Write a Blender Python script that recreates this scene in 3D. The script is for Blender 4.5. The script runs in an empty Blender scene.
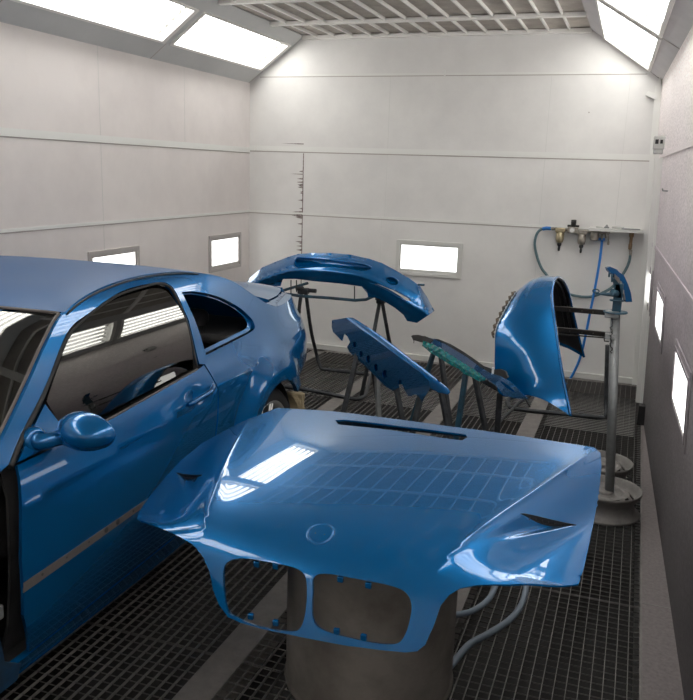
import bpy, bmesh, math, random
from mathutils import Vector, Matrix, Euler
from mathutils.geometry import delaunay_2d_cdt
random.seed(7)
scn = bpy.context.scene
COL = scn.collection
# ------------------------------------------------------------------ camera
CAMR = Matrix(((0.939995, -0.103717, 0.325041), (0.339731, 0.196596, -0.919746), (0.031492, 0.974983, 0.220035)))
CAMP = Vector((0, 0, 1.8)); FPX = 800.0
def ray(px, py): return CAMR @ Vector((px - 346.5, 350.0 - py, -FPX))
def P(px, py, X=None, Y=None, Z=None):
    """the point of the place seen at a pixel of the photograph, at a known distance"""
    r = ray(px, py)
    t = X / r.x if X is not None else (Y / r.y if Y is not None else (Z - 1.8) / r.z)
    return CAMP + r * t
def proj(w):
    c = CAMR.transposed() @ (Vector(w) - CAMP)
    return 346.5 - c.x * FPX / c.z, 350 + c.y * FPX / c.z
cd = bpy.data.cameras.new('camera'); cam = bpy.data.objects.new('camera', cd); COL.objects.link(cam)
cam.matrix_world = Matrix.Translation(CAMP) @ CAMR.to_4x4()
cd.sensor_fit = 'HORIZONTAL'; cd.sensor_width = 36; cd.lens = FPX * 36 / 693; cd.clip_start = .02
scn.camera = cam
# ------------------------------------------------------------------ tree of things
WM = {}
def thing(name, label, cat, loc=(0, 0, 0), group=None, M=None):
    o = bpy.data.objects.new(name, None); COL.objects.link(o); o.empty_display_size = .1
    m = M if M is not None else Matrix.Translation(Vector(loc))
    o.matrix_world = m; WM[o.name] = m
    o['label'] = label; o['category'] = cat
    if group: o['group'] = group
    return o
def tag(o, label=None, cat=None, group=None, kind=None):
    if label: o['label'] = label
    if cat: o['category'] = cat
    if group: o['group'] = group
    if kind: o['kind'] = kind
    return o
def link(name, me, mats, parent=None):
    if not isinstance(mats, (list, tuple)): mats = [mats]
    for m in mats: me.materials.append(m)
    o = bpy.data.objects.new(name, me); COL.objects.link(o)
    if parent is not None:
        me.transform(WM[parent.name].inverted()); o.parent = parent; WM[o.name] = WM[parent.name]
    else: WM[o.name] = Matrix.Identity(4)
    return o
class MB:
    """collects shapes into ONE mesh"""
    def __init__(s): s.b = bmesh.new(); s.mi = 0
    def _v(s, p): return s.b.verts.new(p)
    def _f(s, vs, smooth=True):
        try: f = s.b.faces.new(vs)
        except ValueError: return None
        f.smooth = smooth; f.material_index = s.mi; return f
    def box(s, c, d, rot=None, bev=0):
        c = Vector(c); h = [x / 2 for x in d]; R = rot if rot is not None else Matrix.Identity(3)
        V = [s._v(c + R @ Vector((x * h[0], y * h[1], z * h[2]))) for x in (-1, 1) for y in (-1, 1) for z in (-1, 1)]
        F = [s._f([V[i] for i in q], False) for q in ((0, 1, 3, 2), (4, 6, 7, 5), (0, 4, 5, 1), (2, 3, 7, 6), (0, 2, 6, 4), (1, 5, 7, 3))]
        if bev:
            es = set(e for f in F for e in f.edges)
            r = bmesh.ops.bevel(s.b, geom=list(es), offset=bev, segments=2, profile=.5, affect='EDGES')
            for f in r['faces']: f.smooth = True; f.material_index = s.mi
        return s
    def box2(s, a, b, bev=0):
        return s.box([(x + y) / 2 for x, y in zip(a, b)], [abs(x - y) for x, y in zip(a, b)], bev=bev)
    def tube(s, pts, r, n=10, closed=False, caps=True):
        pts = [Vector(p) for p in pts]; N = len(pts)
        rr = r if isinstance(r, (list, tuple)) else [r] * N
        t0 = (pts[1] - pts[0]).normalized(); up = Vector((0, 0, 1)) if abs(t0.z) < .9 else Vector((1, 0, 0))
        a = t0.cross(up).normalized(); rings = []
        for i, p in enumerate(pts):
            if closed: t = (pts[(i + 1) % N] - pts[i - 1]).normalized()
            elif i == 0: t = t0
            elif i == N - 1: t = (pts[-1] - pts[-2]).normalized()
            else: t = ((pts[i + 1] - p).normalized() + (p - pts[i - 1]).normalized()).normalized()
            a = (a - t * a.dot(t)).normalized(); b = t.cross(a)
            rings.append([s._v(p + (a * math.cos(k * 2 * math.pi / n) + b * math.sin(k * 2 * math.pi / n)) * rr[i]) for k in range(n)])
        for i in range(N if closed else N - 1):
            A, B = rings[i], rings[(i + 1) % N]
            for k in range(n): s._f([A[k], A[(k + 1) % n], B[(k + 1) % n], B[k]])
        if caps and not closed:
            s._f(rings[0][::-1], False); s._f(rings[-1], False)
        return s
    def lathe(s, c, prof, axis=(0, 0, 1), n=24, caps=True):
        c = Vector(c); ax = Vector(axis).normalized(); up = Vector((0, 0, 1)) if abs(ax.z) < .9 else Vector((1, 0, 0))
        a = ax.cross(up).normalized(); b = ax.cross(a); R = []
        for (r, h) in prof:
            R.append([s._v(c + ax * h + (a * math.cos(k * 2 * math.pi / n) + b * math.sin(k * 2 * math.pi / n)) * max(r, 1e-4)) for k in range(n)])
        for A, B in zip(R, R[1:]):
            for k in range(n): s._f([A[k], A[(k + 1) % n], B[(k + 1) % n], B[k]])
        if caps: s._f(R[0][::-1], False); s._f(R[-1], False)
        return s
    def grid(s, F, us, vs):
        V = [[s._v(F(u, v)) for v in vs] for u in us]
        for i in range(len(us) - 1):
            for j in range(len(vs) - 1): s._f([V[i][j], V[i + 1][j], V[i + 1][j + 1], V[i][j + 1]])
        return s
    def prism(s, poly, d):
        """poly: world points of a planar outline, d: thickness vector"""
        d = Vector(d); A = [s._v(Vector(p)) for p in poly]; B = [s._v(Vector(p) + d) for p in poly]; n = len(A)
        s._f(A[::-1], False); s._f(B, False)
        for i in range(n): s._f([A[i], A[(i + 1) % n], B[(i + 1) % n], B[i]], False)
        return s
    def shell(s, th, toward=None, pre=None):
        """give the open surface built so far a real thickness, outer side facing 'toward'"""
        b = s.b
        bmesh.ops.remove_doubles(b, verts=b.verts, dist=1e-6)
        bmesh.ops.recalc_face_normals(b, faces=b.faces); b.normal_update()
        if toward is not None:
            w = sum((f.normal.dot(Vector(toward)) * f.calc_area() for f in b.faces))
            if w < 0: bmesh.ops.reverse_faces(b, faces=b.faces); b.normal_update()
        if pre:
            s.cn = {}
            for v in b.verts:
                if v in pre:
                    k = pre[v] if pre[v].dot(v.normal) > 0 else -pre[v]
                    if k.dot(v.normal) > .55: s.cn[v] = k
        vs = list(b.verts); fs = list(b.faces); be = [e for e in b.edges if e.is_boundary]
        inner = {v: b.verts.new(v.co - v.normal * th) for v in vs}
        if pre:
            for v in vs:
                if v in s.cn: s.cn[inner[v]] = -s.cn[v]
        for f in fs:
            g = b.faces.new([inner[v] for v in reversed(f.verts)]); g.smooth = True; g.material_index = f.material_index
        for e in be:
            l = e.link_loops[0]; v0, v1 = l.vert, l.link_loop_next.vert
            g = b.faces.new([v1, v0, inner[v0], inner[v1]]); g.smooth = False; g.material_index = l.face.material_index
            e.smooth = False
            e2 = b.edges.get([inner[v0], inner[v1]])
            if e2: e2.smooth = False
        return s
    def build(s, name, mats, parent=None, sub=0, fix=True):
        me = bpy.data.meshes.new(name)
        if fix and len(s.b.faces) and not getattr(s, 'keep', False): bmesh.ops.recalc_face_normals(s.b, faces=s.b.faces)
        cn = None
        if getattr(s, 'cn', None):
            s.b.verts.index_update(); cn = {v.index: k.copy() for v, k in s.cn.items() if v.is_valid}
        s.b.to_mesh(me); s.b.free()
        if cn:
            L = [None] * len(me.loops)
            for p in me.polygons:
                for li in p.loop_indices:
                    L[li] = cn.get(me.loops[li].vertex_index) if p.use_smooth else p.normal.copy()
                    if L[li] is None: L[li] = me.vertices[me.loops[li].vertex_index].normal.copy()
            me.normals_split_custom_set(L)
        return link(name, me, mats, parent)
def struct(name, mb, mats, parent=None, **k):
    o = mb.build(name, mats, parent, **k)
    if parent is None: o['kind'] = 'structure'
    return o
def inside(p, poly):
    x, y = p; c = False; n = len(poly); j = n - 1
    for i in range(n):
        xi, yi = poly[i]; xj, yj = poly[j]
        if (yi > y) != (yj > y) and x < (xj - xi) * (y - yi) / (yj - yi) + xi: c = not c
        j = i
    return c
def dens(poly, step, closed=True):
    out = []; n = len(poly)
    for i in range(n if closed else n - 1):
        a = poly[i]; b = poly[(i + 1) % n]; L = math.hypot(b[0] - a[0], b[1] - a[1]); k = max(1, int(L / step + .5))
        for j in range(k): out.append((a[0] + (b[0] - a[0]) * j / k, a[1] + (b[1] - a[1]) * j / k))
    if not closed: out.append(poly[-1])
    return out
def spline(pts, k=6, closed=False):
    n = len(pts); out = []
    g = (lambda i: pts[i % n]) if closed else (lambda i: pts[max(0, min(n - 1, i))])
    for i in range(n if closed else n - 1):
        p0, p1, p2, p3 = g(i - 1), g(i), g(i + 1), g(i + 2)
        for j in range(k):
            t = j / k
            out.append(tuple(.5 * (2 * b + (c - a) * t + (2 * a - 5 * b + 4 * c - d) * t * t + (3 * b - a - 3 * c + d) * t ** 3) for a, b, c, d in zip(p0, p1, p2, p3)))
    if not closed: out.append(tuple(pts[-1]))
    return out
def cdt(outer, holes, F, step, th, toward, name, mats, parent=None, extra=(), mb=None, jit=0):
    """triangulate a region with holes in its own 2-D coordinates, lift it with F, give it thickness"""
    outer = dens(outer, step); holes = [dens(h, step) for h in holes]
    V = []; E = []
    def add(lp, closed=True):
        o = len(V); V.extend(Vector(p) for p in lp); n = len(lp)
        for i in range(n if closed else n - 1): E.append((o + i, o + (i + 1) % n))
    add(outer)
    for h in holes: add(h)
    for e, cl in extra: add(dens(e, step * .6, cl), cl)
    bd = list(V); cell = {}
    for v in bd: cell.setdefault((int(v.x // step), int(v.y // step)), []).append(v)
    xs = [p[0] for p in outer]; ys = [p[1] for p in outer]
    nx = int((max(xs) - min(xs)) / step) + 1; ny = int((max(ys) - min(ys)) / step) + 1
    for i in range(nx + 1):
        for j in range(ny + 1):
            p = (min(xs) + (i + .5 * (j % 2)) * step, min(ys) + j * step)
            ci, cj = int(p[0] // step), int(p[1] // step)
            if any((v.x - p[0]) ** 2 + (v.y - p[1]) ** 2 < (.45 * step) ** 2 for a in (-1, 0, 1) for b in (-1, 0, 1) for v in cell.get((ci + a, cj + b), ())): continue
            if inside(p, outer) and not any(inside(p, h) for h in holes): V.append(Vector(p))
    ov, oe, of, *_ = delaunay_2d_cdt(V, E, [], 0, 1e-7)
    m = mb or MB(); vs = [m._v(F(v.x, v.y)) for v in ov]
    for f in of:
        c = (sum(ov[i].x for i in f) / 3, sum(ov[i].y for i in f) / 3)
        if inside(c, outer) and not any(inside(c, h) for h in holes): m._f([vs[i] for i in f])
    bmesh.ops.delete(m.b, geom=[v for v in m.b.verts if not v.link_faces], context='VERTS')
    pre = {}
    e_ = step * .04
    for i, v in enumerate(vs):
        if v.is_valid:
            x, y = ov[i].x, ov[i].y
            nn = (F(x + e_, y) - F(x - e_, y)).cross(F(x, y + e_) - F(x, y - e_))
            if nn.length > 0: pre[v] = nn.normalized()
    if th: m.shell(th, toward, pre); m.keep = True
    if name is None: return m
    return m.build(name, mats, parent)
# ------------------------------------------------------------------ materials
def mat(name, col, rough=.5, metal=0, coat=0, coatr=.03, bump=None, noise=None, emit=None, spec=.5):
    m = bpy.data.materials.new(name); m.use_nodes = True; nt = m.node_tree; b = nt.nodes['Principled BSDF']
    b.inputs['Base Color'].default_value = (*col, 1); b.inputs['Roughness'].default_value = rough; b.inputs['Metallic'].default_value = metal
    b.inputs['Coat Weight'].default_value = coat; b.inputs['Coat Roughness'].default_value = coatr; b.inputs['Specular IOR Level'].default_value = spec
    tc = nt.nodes.new('ShaderNodeTexCoord')
    if noise:   # (scale, col2, lo, hi[, vec scale])
        n = nt.nodes.new('ShaderNodeTexNoise'); n.inputs['Scale'].default_value = noise[0]; n.inputs['Detail'].default_value = 8; n.inputs['Roughness'].default_value = .65
        r = nt.nodes.new('ShaderNodeValToRGB'); r.color_ramp.elements[0].position = noise[2]; r.color_ramp.elements[1].position = noise[3]
        r.color_ramp.elements[0].color = (*noise[1], 1); r.color_ramp.elements[1].color = (*col, 1)
        if len(noise) > 4:
            mp = nt.nodes.new('ShaderNodeMapping'); mp.inputs['Scale'].default_value = noise[4]
            nt.links.new(tc.outputs['Object'], mp.inputs[0]); nt.links.new(mp.outputs[0], n.inputs['Vector'])
        else: nt.links.new(tc.outputs['Object'], n.inputs['Vector'])
        nt.links.new(n.outputs['Fac'], r.inputs[0]); nt.links.new(r.outputs[0], b.inputs['Base Color'])
    if bump:    # (scale, strength, distance)
        n2 = nt.nodes.new('ShaderNodeTexNoise'); n2.inputs['Scale'].default_value = bump[0]; n2.inputs['Detail'].default_value = 4
        bp = nt.nodes.new('ShaderNodeBump'); bp.inputs['Strength'].default_value = bump[1]; bp.inputs['Distance'].default_value = bump[2]
        nt.links.new(tc.outputs['Object'], n2.inputs['Vector']); nt.links.new(n2.outputs['Fac'], bp.inputs['Height']); nt.links.new(bp.outputs[0], b.inputs['Normal'])
    if emit: b.inputs['Emission Color'].default_value = (*emit[0], 1); b.inputs['Emission Strength'].default_value = emit[1]
    return m
M = {}
M['paint'] = mat('blue_lacquer', (.0003, .100, .295), .27, .46, 1.0, .004, spec=.2)
M['paint'].node_tree.nodes['Principled BSDF'].inputs['Coat IOR'].default_value = 1.50
M['paint'].node_tree.nodes['Principled BSDF'].inputs['Specular Tint'].default_value = (.35, .75, 1, 1)
M['dull'] = mat('blue_lacquer_dusty', (.002, .066, .20), .45, .3, .12, .25, spec=.2)
M['wall'] = mat('white_booth_panel', (.80, .79, .775), .42, noise=(.9, (.70, .69, .68), .35, .6), bump=(60, .08, .002))
M['wall_left'] = mat('white_booth_panel_dusty', (.80, .755, .74), .42, noise=(.8, (.70, .655, .645), .35, .6), bump=(60, .08, .002))
M['trim'] = mat('white_trim', (.78, .78, .76), .4)
M['seam'] = mat('dark_seam', (.42, .38, .36), .7)  # darker tone for the lines below cover strips and the panel joints
M['slope'] = mat('grey_panel', (.62, .63, .63), .5, noise=(1.5, (.54, .55, .555), .3, .7))
M['slope_right'] = mat('grey_pink_panel', (.60, .585, .60), .5, noise=(5, (.52, .50, .52), .3, .7))
M['rib'] = mat('ceiling_rib', (.86, .85, .82), .5)
M['filter'] = mat('ceiling_filter', (.52, .485, .44), .95, noise=(6, (.40, .37, .335), .35, .65))
M['concrete'] = mat('dusty_concrete', (.20, .185, .175), .85, noise=(14, (.13, .12, .115), .3, .7), bump=(90, .3, .004))
M['kerb'] = mat('pinkish_concrete', (.21, .185, .185), .9, noise=(60, (.13, .115, .115), .3, .7), bump=(120, .4, .004))
M['bar'] = mat('galvanised_bar', (.21, .20, .19), .5, .3, noise=(9, (.12, .115, .11), .3, .7))
M['rod'] = mat('dull_cross_rod', (.085, .08, .078), .7, .2)
M['pit'] = mat('pit_filter', (.022, .021, .021), .95)
M['black'] = mat('black_plastic', (.012, .012, .013), .45)
M['rubber'] = mat('black_rubber', (.014, .014, .014), .65)
M['dark'] = mat('dark_interior', (.017, .016, .017), .7, noise=(7, (.03, .029, .03), .4, .6))
M['seat'] = mat('charcoal_leather', (.035, .033, .034), .45, bump=(40, .2, .003))
M['frame'] = mat('grey_window_frame', (.46, .43, .42), .5, .1)
M['framew'] = mat('pale_window_frame', (.64, .64, .62), .5)
M['steel'] = mat('dusty_steel', (.30, .31, .315), .5, .4, noise=(12, (.22, .23, .235), .35, .65), bump=(50, .15, .002))
M['tubedark'] = mat('dark_tube_steel', (.028, .030, .034), .55, .3, noise=(18, (.05, .055, .062), .4, .6))
M['tubeteal'] = mat('blue_dusted_steel', (.02, .085, .135), .55, .2, noise=(16, (.03, .05, .07), .35, .6))
M['armdark'] = mat('brown_black_bar', (.02, .016, .014), .5, .3)
M['drum'] = mat('brown_grey_drum', (.21, .19, .17), .6, .25, noise=(4.0, (.13, .115, .10), .38, .62), bump=(45, .25, .003))
M['tape'] = mat('teal_masking_film', (.0, .20, .29), .25, 0, .2, .1, noise=(22, (.02, .36, .27), .35, .6), bump=(35, .9, .01))
M['bare'] = mat('bare_strip', (.115, .105, .10), .6, noise=(30, (.10, .085, .08), .35, .65))
M['paper'] = mat('masking_paper', (.36, .30, .19), .8, noise=(9, (.24, .19, .11), .35, .65), bump=(22, .9, .02))
M['alloy'] = mat('silver_alloy', (.42, .42, .41), .35, .8)
M['rim'] = mat('dusty_steel_rim', (.21, .20, .19), .6, .3, noise=(20, (.15, .14, .135), .35, .65))
M['hose'] = mat('grey_hose', (.16, .20, .25), .5)
M['hosegreen'] = mat('grey_green_hose', (.085, .15, .17), .5)
M['hoseblue'] = mat('bright_blue_hose', (.01, .17, .55), .4)
M['brass'] = mat('worn_brass', (.30, .20, .12), .4, .8)
M['zinc'] = mat('zinc_fitting', (.36, .34, .30), .4, .6, noise=(30, (.24, .21, .18), .35, .65))
M['amber'] = mat('amber_bowl', (.40, .34, .22), .35, .5)
M['grey_plastic'] = mat('grey_plastic', (.45, .45, .44), .5)
M['white_mark'] = mat('white_label', (.8, .8, .8), .5)
M['inner'] = mat('dusted_inner_panel', (.006, .045, .11), .6, .1, noise=(7, (.012, .022, .035), .4, .62))
def emis(name, col, s):
    m = bpy.data.materials.new(name); m.use_nodes = True; nt = m.node_tree
    for n in list(nt.nodes): nt.nodes.remove(n)
    e = nt.nodes.new('ShaderNodeEmission'); o = nt.nodes.new('ShaderNodeOutputMaterial')
    e.inputs[0].default_value = (*col, 1); e.inputs[1].default_value = s; nt.links.new(e.outputs[0], o.inputs[0]); return m
M['tube'] = emis('fluorescent_tube', (1, .985, .94), 17.0)
M['pane'] = emis('lit_pane', (1, .99, .955), 5.0)
M['tray'] = mat('white_reflector', (.90, .90, .88), .35)
def glass(name, tint, ior, rough=.0):
    m = bpy.data.materials.new(name); m.use_nodes = True; nt = m.node_tree
    for n in list(nt.nodes): nt.nodes.remove(n)
    o = nt.nodes.new('ShaderNodeOutputMaterial'); mx = nt.nodes.new('ShaderNodeMixShader'); fr = nt.nodes.new('ShaderNodeFresnel')
    tr = nt.nodes.new('ShaderNodeBsdfTransparent'); gl = nt.nodes.new('ShaderNodeBsdfGlossy')
    fr.inputs[0].default_value = ior; tr.inputs[0].default_value = (*tint, 1); gl.inputs['Roughness'].default_value = rough
    gl.inputs['Color'].default_value = (1, 1, .97, 1)
    nt.links.new(fr.outputs[0], mx.inputs[0]); nt.links.new(tr.outputs[0], mx.inputs[1]); nt.links.new(gl.outputs[0], mx.inputs[2]); nt.links.new(mx.outputs[0], o.inputs[0]); return m
M['glass'] = glass('tinted_glass', (.16, .17, .17), 1.88)
# right wall: pale above, overspray-dusted below
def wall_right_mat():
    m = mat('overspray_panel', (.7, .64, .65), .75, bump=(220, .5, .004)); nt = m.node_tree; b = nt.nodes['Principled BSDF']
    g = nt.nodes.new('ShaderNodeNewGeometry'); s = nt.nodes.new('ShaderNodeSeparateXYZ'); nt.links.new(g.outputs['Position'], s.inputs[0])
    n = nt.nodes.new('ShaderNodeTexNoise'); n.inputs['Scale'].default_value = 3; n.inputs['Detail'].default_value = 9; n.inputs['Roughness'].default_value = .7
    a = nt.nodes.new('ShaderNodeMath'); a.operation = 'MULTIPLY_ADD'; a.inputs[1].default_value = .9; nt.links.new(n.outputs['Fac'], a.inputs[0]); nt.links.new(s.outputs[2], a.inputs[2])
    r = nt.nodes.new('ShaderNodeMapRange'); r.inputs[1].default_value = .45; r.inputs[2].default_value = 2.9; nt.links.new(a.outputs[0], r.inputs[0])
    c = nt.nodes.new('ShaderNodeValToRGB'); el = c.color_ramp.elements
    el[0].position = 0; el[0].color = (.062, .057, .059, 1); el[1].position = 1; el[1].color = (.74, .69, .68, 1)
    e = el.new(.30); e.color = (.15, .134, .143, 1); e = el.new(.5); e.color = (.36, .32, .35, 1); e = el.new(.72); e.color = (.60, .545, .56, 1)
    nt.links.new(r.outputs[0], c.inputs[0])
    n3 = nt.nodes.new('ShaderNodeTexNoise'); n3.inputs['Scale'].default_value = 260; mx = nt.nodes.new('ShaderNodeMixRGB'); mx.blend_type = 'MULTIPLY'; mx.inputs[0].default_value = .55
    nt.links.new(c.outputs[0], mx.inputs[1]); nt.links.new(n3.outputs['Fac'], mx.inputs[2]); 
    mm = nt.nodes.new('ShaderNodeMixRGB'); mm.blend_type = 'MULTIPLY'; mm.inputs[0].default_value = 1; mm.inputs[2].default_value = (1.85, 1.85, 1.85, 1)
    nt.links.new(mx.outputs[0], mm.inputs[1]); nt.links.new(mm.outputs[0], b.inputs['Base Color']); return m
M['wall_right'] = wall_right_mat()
EXPO = -0.78
import math
def sm(a,b,x):
    t=(x-a)/(b-a); t=0. if t<0 else 1. if t>1 else t
    return t*t*(3-2*t)
def lut(T,x):
    # monotone cubic-ish (Catmull-Rom) lookup
    n=len(T)
    if x<=T[0][0]: return T[0][1]
    if x>=T[-1][0]: return T[-1][1]
    i=0
    while T[i+1][0]<x: i+=1
    x0,y0=T[i];x1,y1=T[i+1];h=x1-x0;t=(x-x0)/h
    m0=(y1-T[i-1][1])/(x1-T[i-1][0]) if i>0 else (y1-y0)/h
    m1=(T[i+2][1]-y0)/(T[i+2][0]-x0) if i+2<n else (y1-y0)/h
    t2=t*t;t3=t2*t
    return (2*t3-3*t2+1)*y0+(t3-2*t2+t)*h*m0+(3*t2-2*t3)*y1+(t3-t2)*h*m1
# ---- car: y from the front bumper backwards, z up, x half width
CARX,CARY=-2.60,0.27
SV=[(.12,.795),(.20,.825),(.30,.850),(.45,.868),(.60,.876),(.74,.876),(.80,.868),(.86,.846),(.915,.815),(.95,.797),(1.05,.750),(1.15,.700),(1.25,.645),(1.31,.600),(1.36,.53)]
SP=[(0.,-.20),(.3,-.09),(.8,-.035),(1.4,-.008),(2.0,0),(3.2,0),(3.7,-.022),(4.0,-.068),(4.2,-.12),(4.35,-.185),(4.44,-.265),(4.5,-.37)]
WHY=3.50;WHZ=.325
def S(y,z):
    x=lut(SV,z)+lut(SP,y)
    r=math.hypot(y-WHY,(z-WHZ))
    x+=.042*(1-sm(.40,.56,r))*(1 if y<4.1 else 1-sm(4.1,4.3,y))
    r=math.hypot(y-.76,(z-WHZ)); x+=.02*(1-sm(.40,.55,r))
    return x
# roof-side seam (rail): y -> z ; windscreen pillar, roof, rear pillar, boot edge
RAIL=[(1.40,.855),(1.50,.886),(1.60,.930),(1.683,.982),(1.82,1.073),(1.96,1.165),(2.10,1.243),(2.30,1.295),(2.6,1.320),(2.9,1.315),(3.15,1.285),(3.4,1.222),(3.58,1.125),(3.68,1.072),(3.78,1.036),(3.9,1.024),(4.05,1.02),(4.30,1.018),(4.42,1.01)]
def rail(y):
    z=lut(RAIL,y); return z
HQ=[(0,.6),(.3,1.6),(.6,3.6),(.85,6.6),(.95,11.5),(1.02,24),(1.08,43),(1.15,60),(1.3,66),(1.45,68)]   # slope in degrees along q
_HT=[];_y=_z=0.
for _i in range(301):
    _HT.append((_y,_z)); _a=math.radians(lut(HQ,_i*.005+.0025)); _y-=math.cos(_a)*.005; _z-=math.sin(_a)*.005
def hprof(q):
    if q<0: return -q*1.,0.
    i=min(int(q/.005),299); t=q/.005-i
    a,b=_HT[i],_HT[i+1]
    return a[0]+(b[0]-a[0])*t,a[1]+(b[1]-a[1])*t
HPC=[(-.1,.76),(0,.735),(.3,.645),(.55,.565),(.8,.475),(.97,.415),(1.07,.388),(1.4,.40)]
VENT=1
def hvent(p,q):
    # bowl in front of each vent slot
    a=abs(p)-(.05 if p<0 else 0); ax,aq=.495,.885; sx,sq=.628,.664
    if not VENT: return 0.
    dx,dq=sx-ax,sq-aq; wx,wq=.913,-.408; D=dx*wq-dq*wx
    s=((a-ax)*wq-(q-aq)*wx)/D; t=abs((dx*(q-aq)-dq*(a-ax))/D)
    if s<-.1 or s>1.0: return 0.
    w=.030+.046*max(s,0)
    return (.012 if p<0 else .018)*sm(-.1,1.0,s)*(1-sm(w*.15,w*1.15,t))
def H(p,q):
    y,z=hprof(q); a=abs(p)
    f=1-sm(.95,1.12,q)
    pc=lut(HPC,q)
    d=-.030*(p/.75)**2                    # crown
    d-=f*.046*sm(-.03,.20,a-pc)*sm(-.15,.5,q) # shoulder beside the dome
    d-=f*.06*max(0,(a-.50))**1.5*sm(.2,1,q)*3
    d+=f*.006*math.exp(-abs(a-pc)/.012)*sm(.05,.4,q)
    d-=hvent(p,q)*f
    r=math.hypot(p-BADGE[0],q-BADGE[1]); d-=.004*(1-sm(.0,.005,abs(r-.041)))
    ny=math.sin(math.radians(lut(HQ,q))); nz=math.cos(math.radians(lut(HQ,q)))
    # nose sweep: the outer front swings back in plan
    y+=.10*f*0
    return (p*(1-.04*sm(.9,1.3,q)), y-ny*d*0-(-1)*0+ (-ny)*d, z+nz*d)
BADGE=(-.0,1.0)
HLOC=(-.772,3.155,.775); HROT=(-.029,.004,-.055); 
# ================================================================== THE BOOTH
YB, YF = 7.458, -3.00           # back wall, front doors behind the photographer
XL = -3.736
def XR(Y, z=0.): return .4385 - .038 * Y - .032 * z
ZS, ZT = 2.602, 3.02            # spring of the sloping light panels, ceiling
XT0, XT1 = -3.167, -.53
# walls
struct('wall_left', MB().box2((XL - .1, YF, -.5), (XL, YB + .1, ZS + .02)), M['wall_left'])
struct('wall_back', MB().prism([(XL, YB, -.5), (XR(YB, -.5), YB, -.5), (XR(YB, ZS), YB, ZS), (XT1, YB, ZT + .02), (XT0, YB, ZT + .02), (XL, YB, ZS)], (0, .1, 0)), M['wall'])
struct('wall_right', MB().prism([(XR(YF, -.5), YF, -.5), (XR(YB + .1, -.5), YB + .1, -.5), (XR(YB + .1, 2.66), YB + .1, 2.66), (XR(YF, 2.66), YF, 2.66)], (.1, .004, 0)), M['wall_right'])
struct('wall_front', MB().box2((XL, YF - .1, -.5), (XR(YF), YF, ZT)), M['wall'])
# wall seams: thin cover strips between the sandwich panels
n = [0]
def trim(mb, m='trim'):
    n[0] += 1; return struct('trim_%d' % n[0], mb, M[m])
for z, h in ((1.345, .022), (1.955, .05), (2.66, .02)):
    mb = MB(); mb.box2((XL + .62 * (z > 2.62) * .1, YB - .005, z), (XR(YB, z) - (.06 if z > 2.6 else 0), YB, z + h))
    if z < 2.6: trim(mb)
    else: struct('trim_%d' % (n.__setitem__(0, n[0] + 1) or n[0]), mb, M['trim'])
    if z < 2.6: trim(MB().box2((XL, YB - .0015, z - .009), (XR(YB, z), YB, z)), 'seam')
trim(MB().box2((XL + .11, YB - .0015, 2.653), (-.05, YB, 2.66)), 'seam')
for z, h in ((1.345, .022), (1.935, .05)):
    trim(MB().box2((XL, YF, z), (XL + .005, YB, z + h))); trim(MB().box2((XL, YF, z - .008), (XL + .0015, YB, z)), 'seam')
for z in (1.285, 1.96):
    mb = MB(); a, b = XR(YF, z), XR(YB, z)
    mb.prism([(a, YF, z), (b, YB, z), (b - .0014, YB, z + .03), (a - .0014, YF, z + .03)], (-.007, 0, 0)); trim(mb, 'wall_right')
for x, z0, z1 in ((-2.29, 1.36, 2.65), (-2.32, .0, 1.34), (-.83, 0, 2.65), (-.18, 1.4, 2.65)):
    trim(MB().box2((x, YB - .0012, z0), (x + .003, YB, z1)), 'framew')
for y, z0, z1 in ((6.22, 1.98, 2.6), (5.05, 0, 2.6), (3.9, 0, 2.6)):
    trim(MB().box2((XL, y, z0), (XL + .0012, y + .003, z1)), 'framew')
# dark frayed joint in the back wall
M['stain'] = mat('brown_joint_stain', (.13, .10, .095), .85, noise=(40, (.38, .33, .32), .4, .6))
mb = MB(); mb.box2((-3.153, YB - .002, .35), (-3.143, YB - .0005, 1.94))
for k in range(34):
    z = random.choice([random.gauss(1.34, .05), random.gauss(1.62, .06), random.uniform(.9, 1.8), random.gauss(1.35, .02)])
    if z > 1.93: continue
    w = random.uniform(.03, .075) + (.06 if abs(z - 1.345) < .04 else 0) * random.random()
    mb.prism([(-3.147, YB - .0015 - k * 2e-5, z - .008), (-3.147, YB - .0015 - k * 2e-5, z + .012), (-3.147 - w, YB - .0015 - k * 2e-5, z + .001)], (0, -.0006, 0))
for z, w in ((1.74, .14), (2.03, .24), (1.345, .09)):
    mb.prism([(-3.147, YB - .0062, z - .005), (-3.147, YB - .0062, z + .005), (-3.147 - w, YB - .0062, z + .001)], (0, -.0006, 0))
trim(mb, 'stain')
trim(MB().box2((-1.78, YB - .03, 2.655), (-1.768, YB, 2.70)))
# corner posts and the frame strips by the right corner
def post(y0, y1, z1, d, e):
    trim(MB().prism([(XR(y1, 0) - d, y1, 0), (XR(y1, 0) + e, y1, 0), (XR(y1, z1) + e, y1, z1), (XR(y1, z1) - d, y1, z1)], (0, y0 - y1, 0)))
post(YB - .05, YB, 2.56, .05, .004)
post(6.80, 7.00, 2.05, .03, .01)
post(6.50, 6.56, 1.96, .016, .01)
# baseboards
struct('baseboard_back', MB().box2((XL, YB - .03, -.02), (XR(YB), YB, .05)), M['framew'])
struct('baseboard_left', MB().box2((XL, YF, -.02), (XL + .03, YB, .05)), M['framew'])
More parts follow.
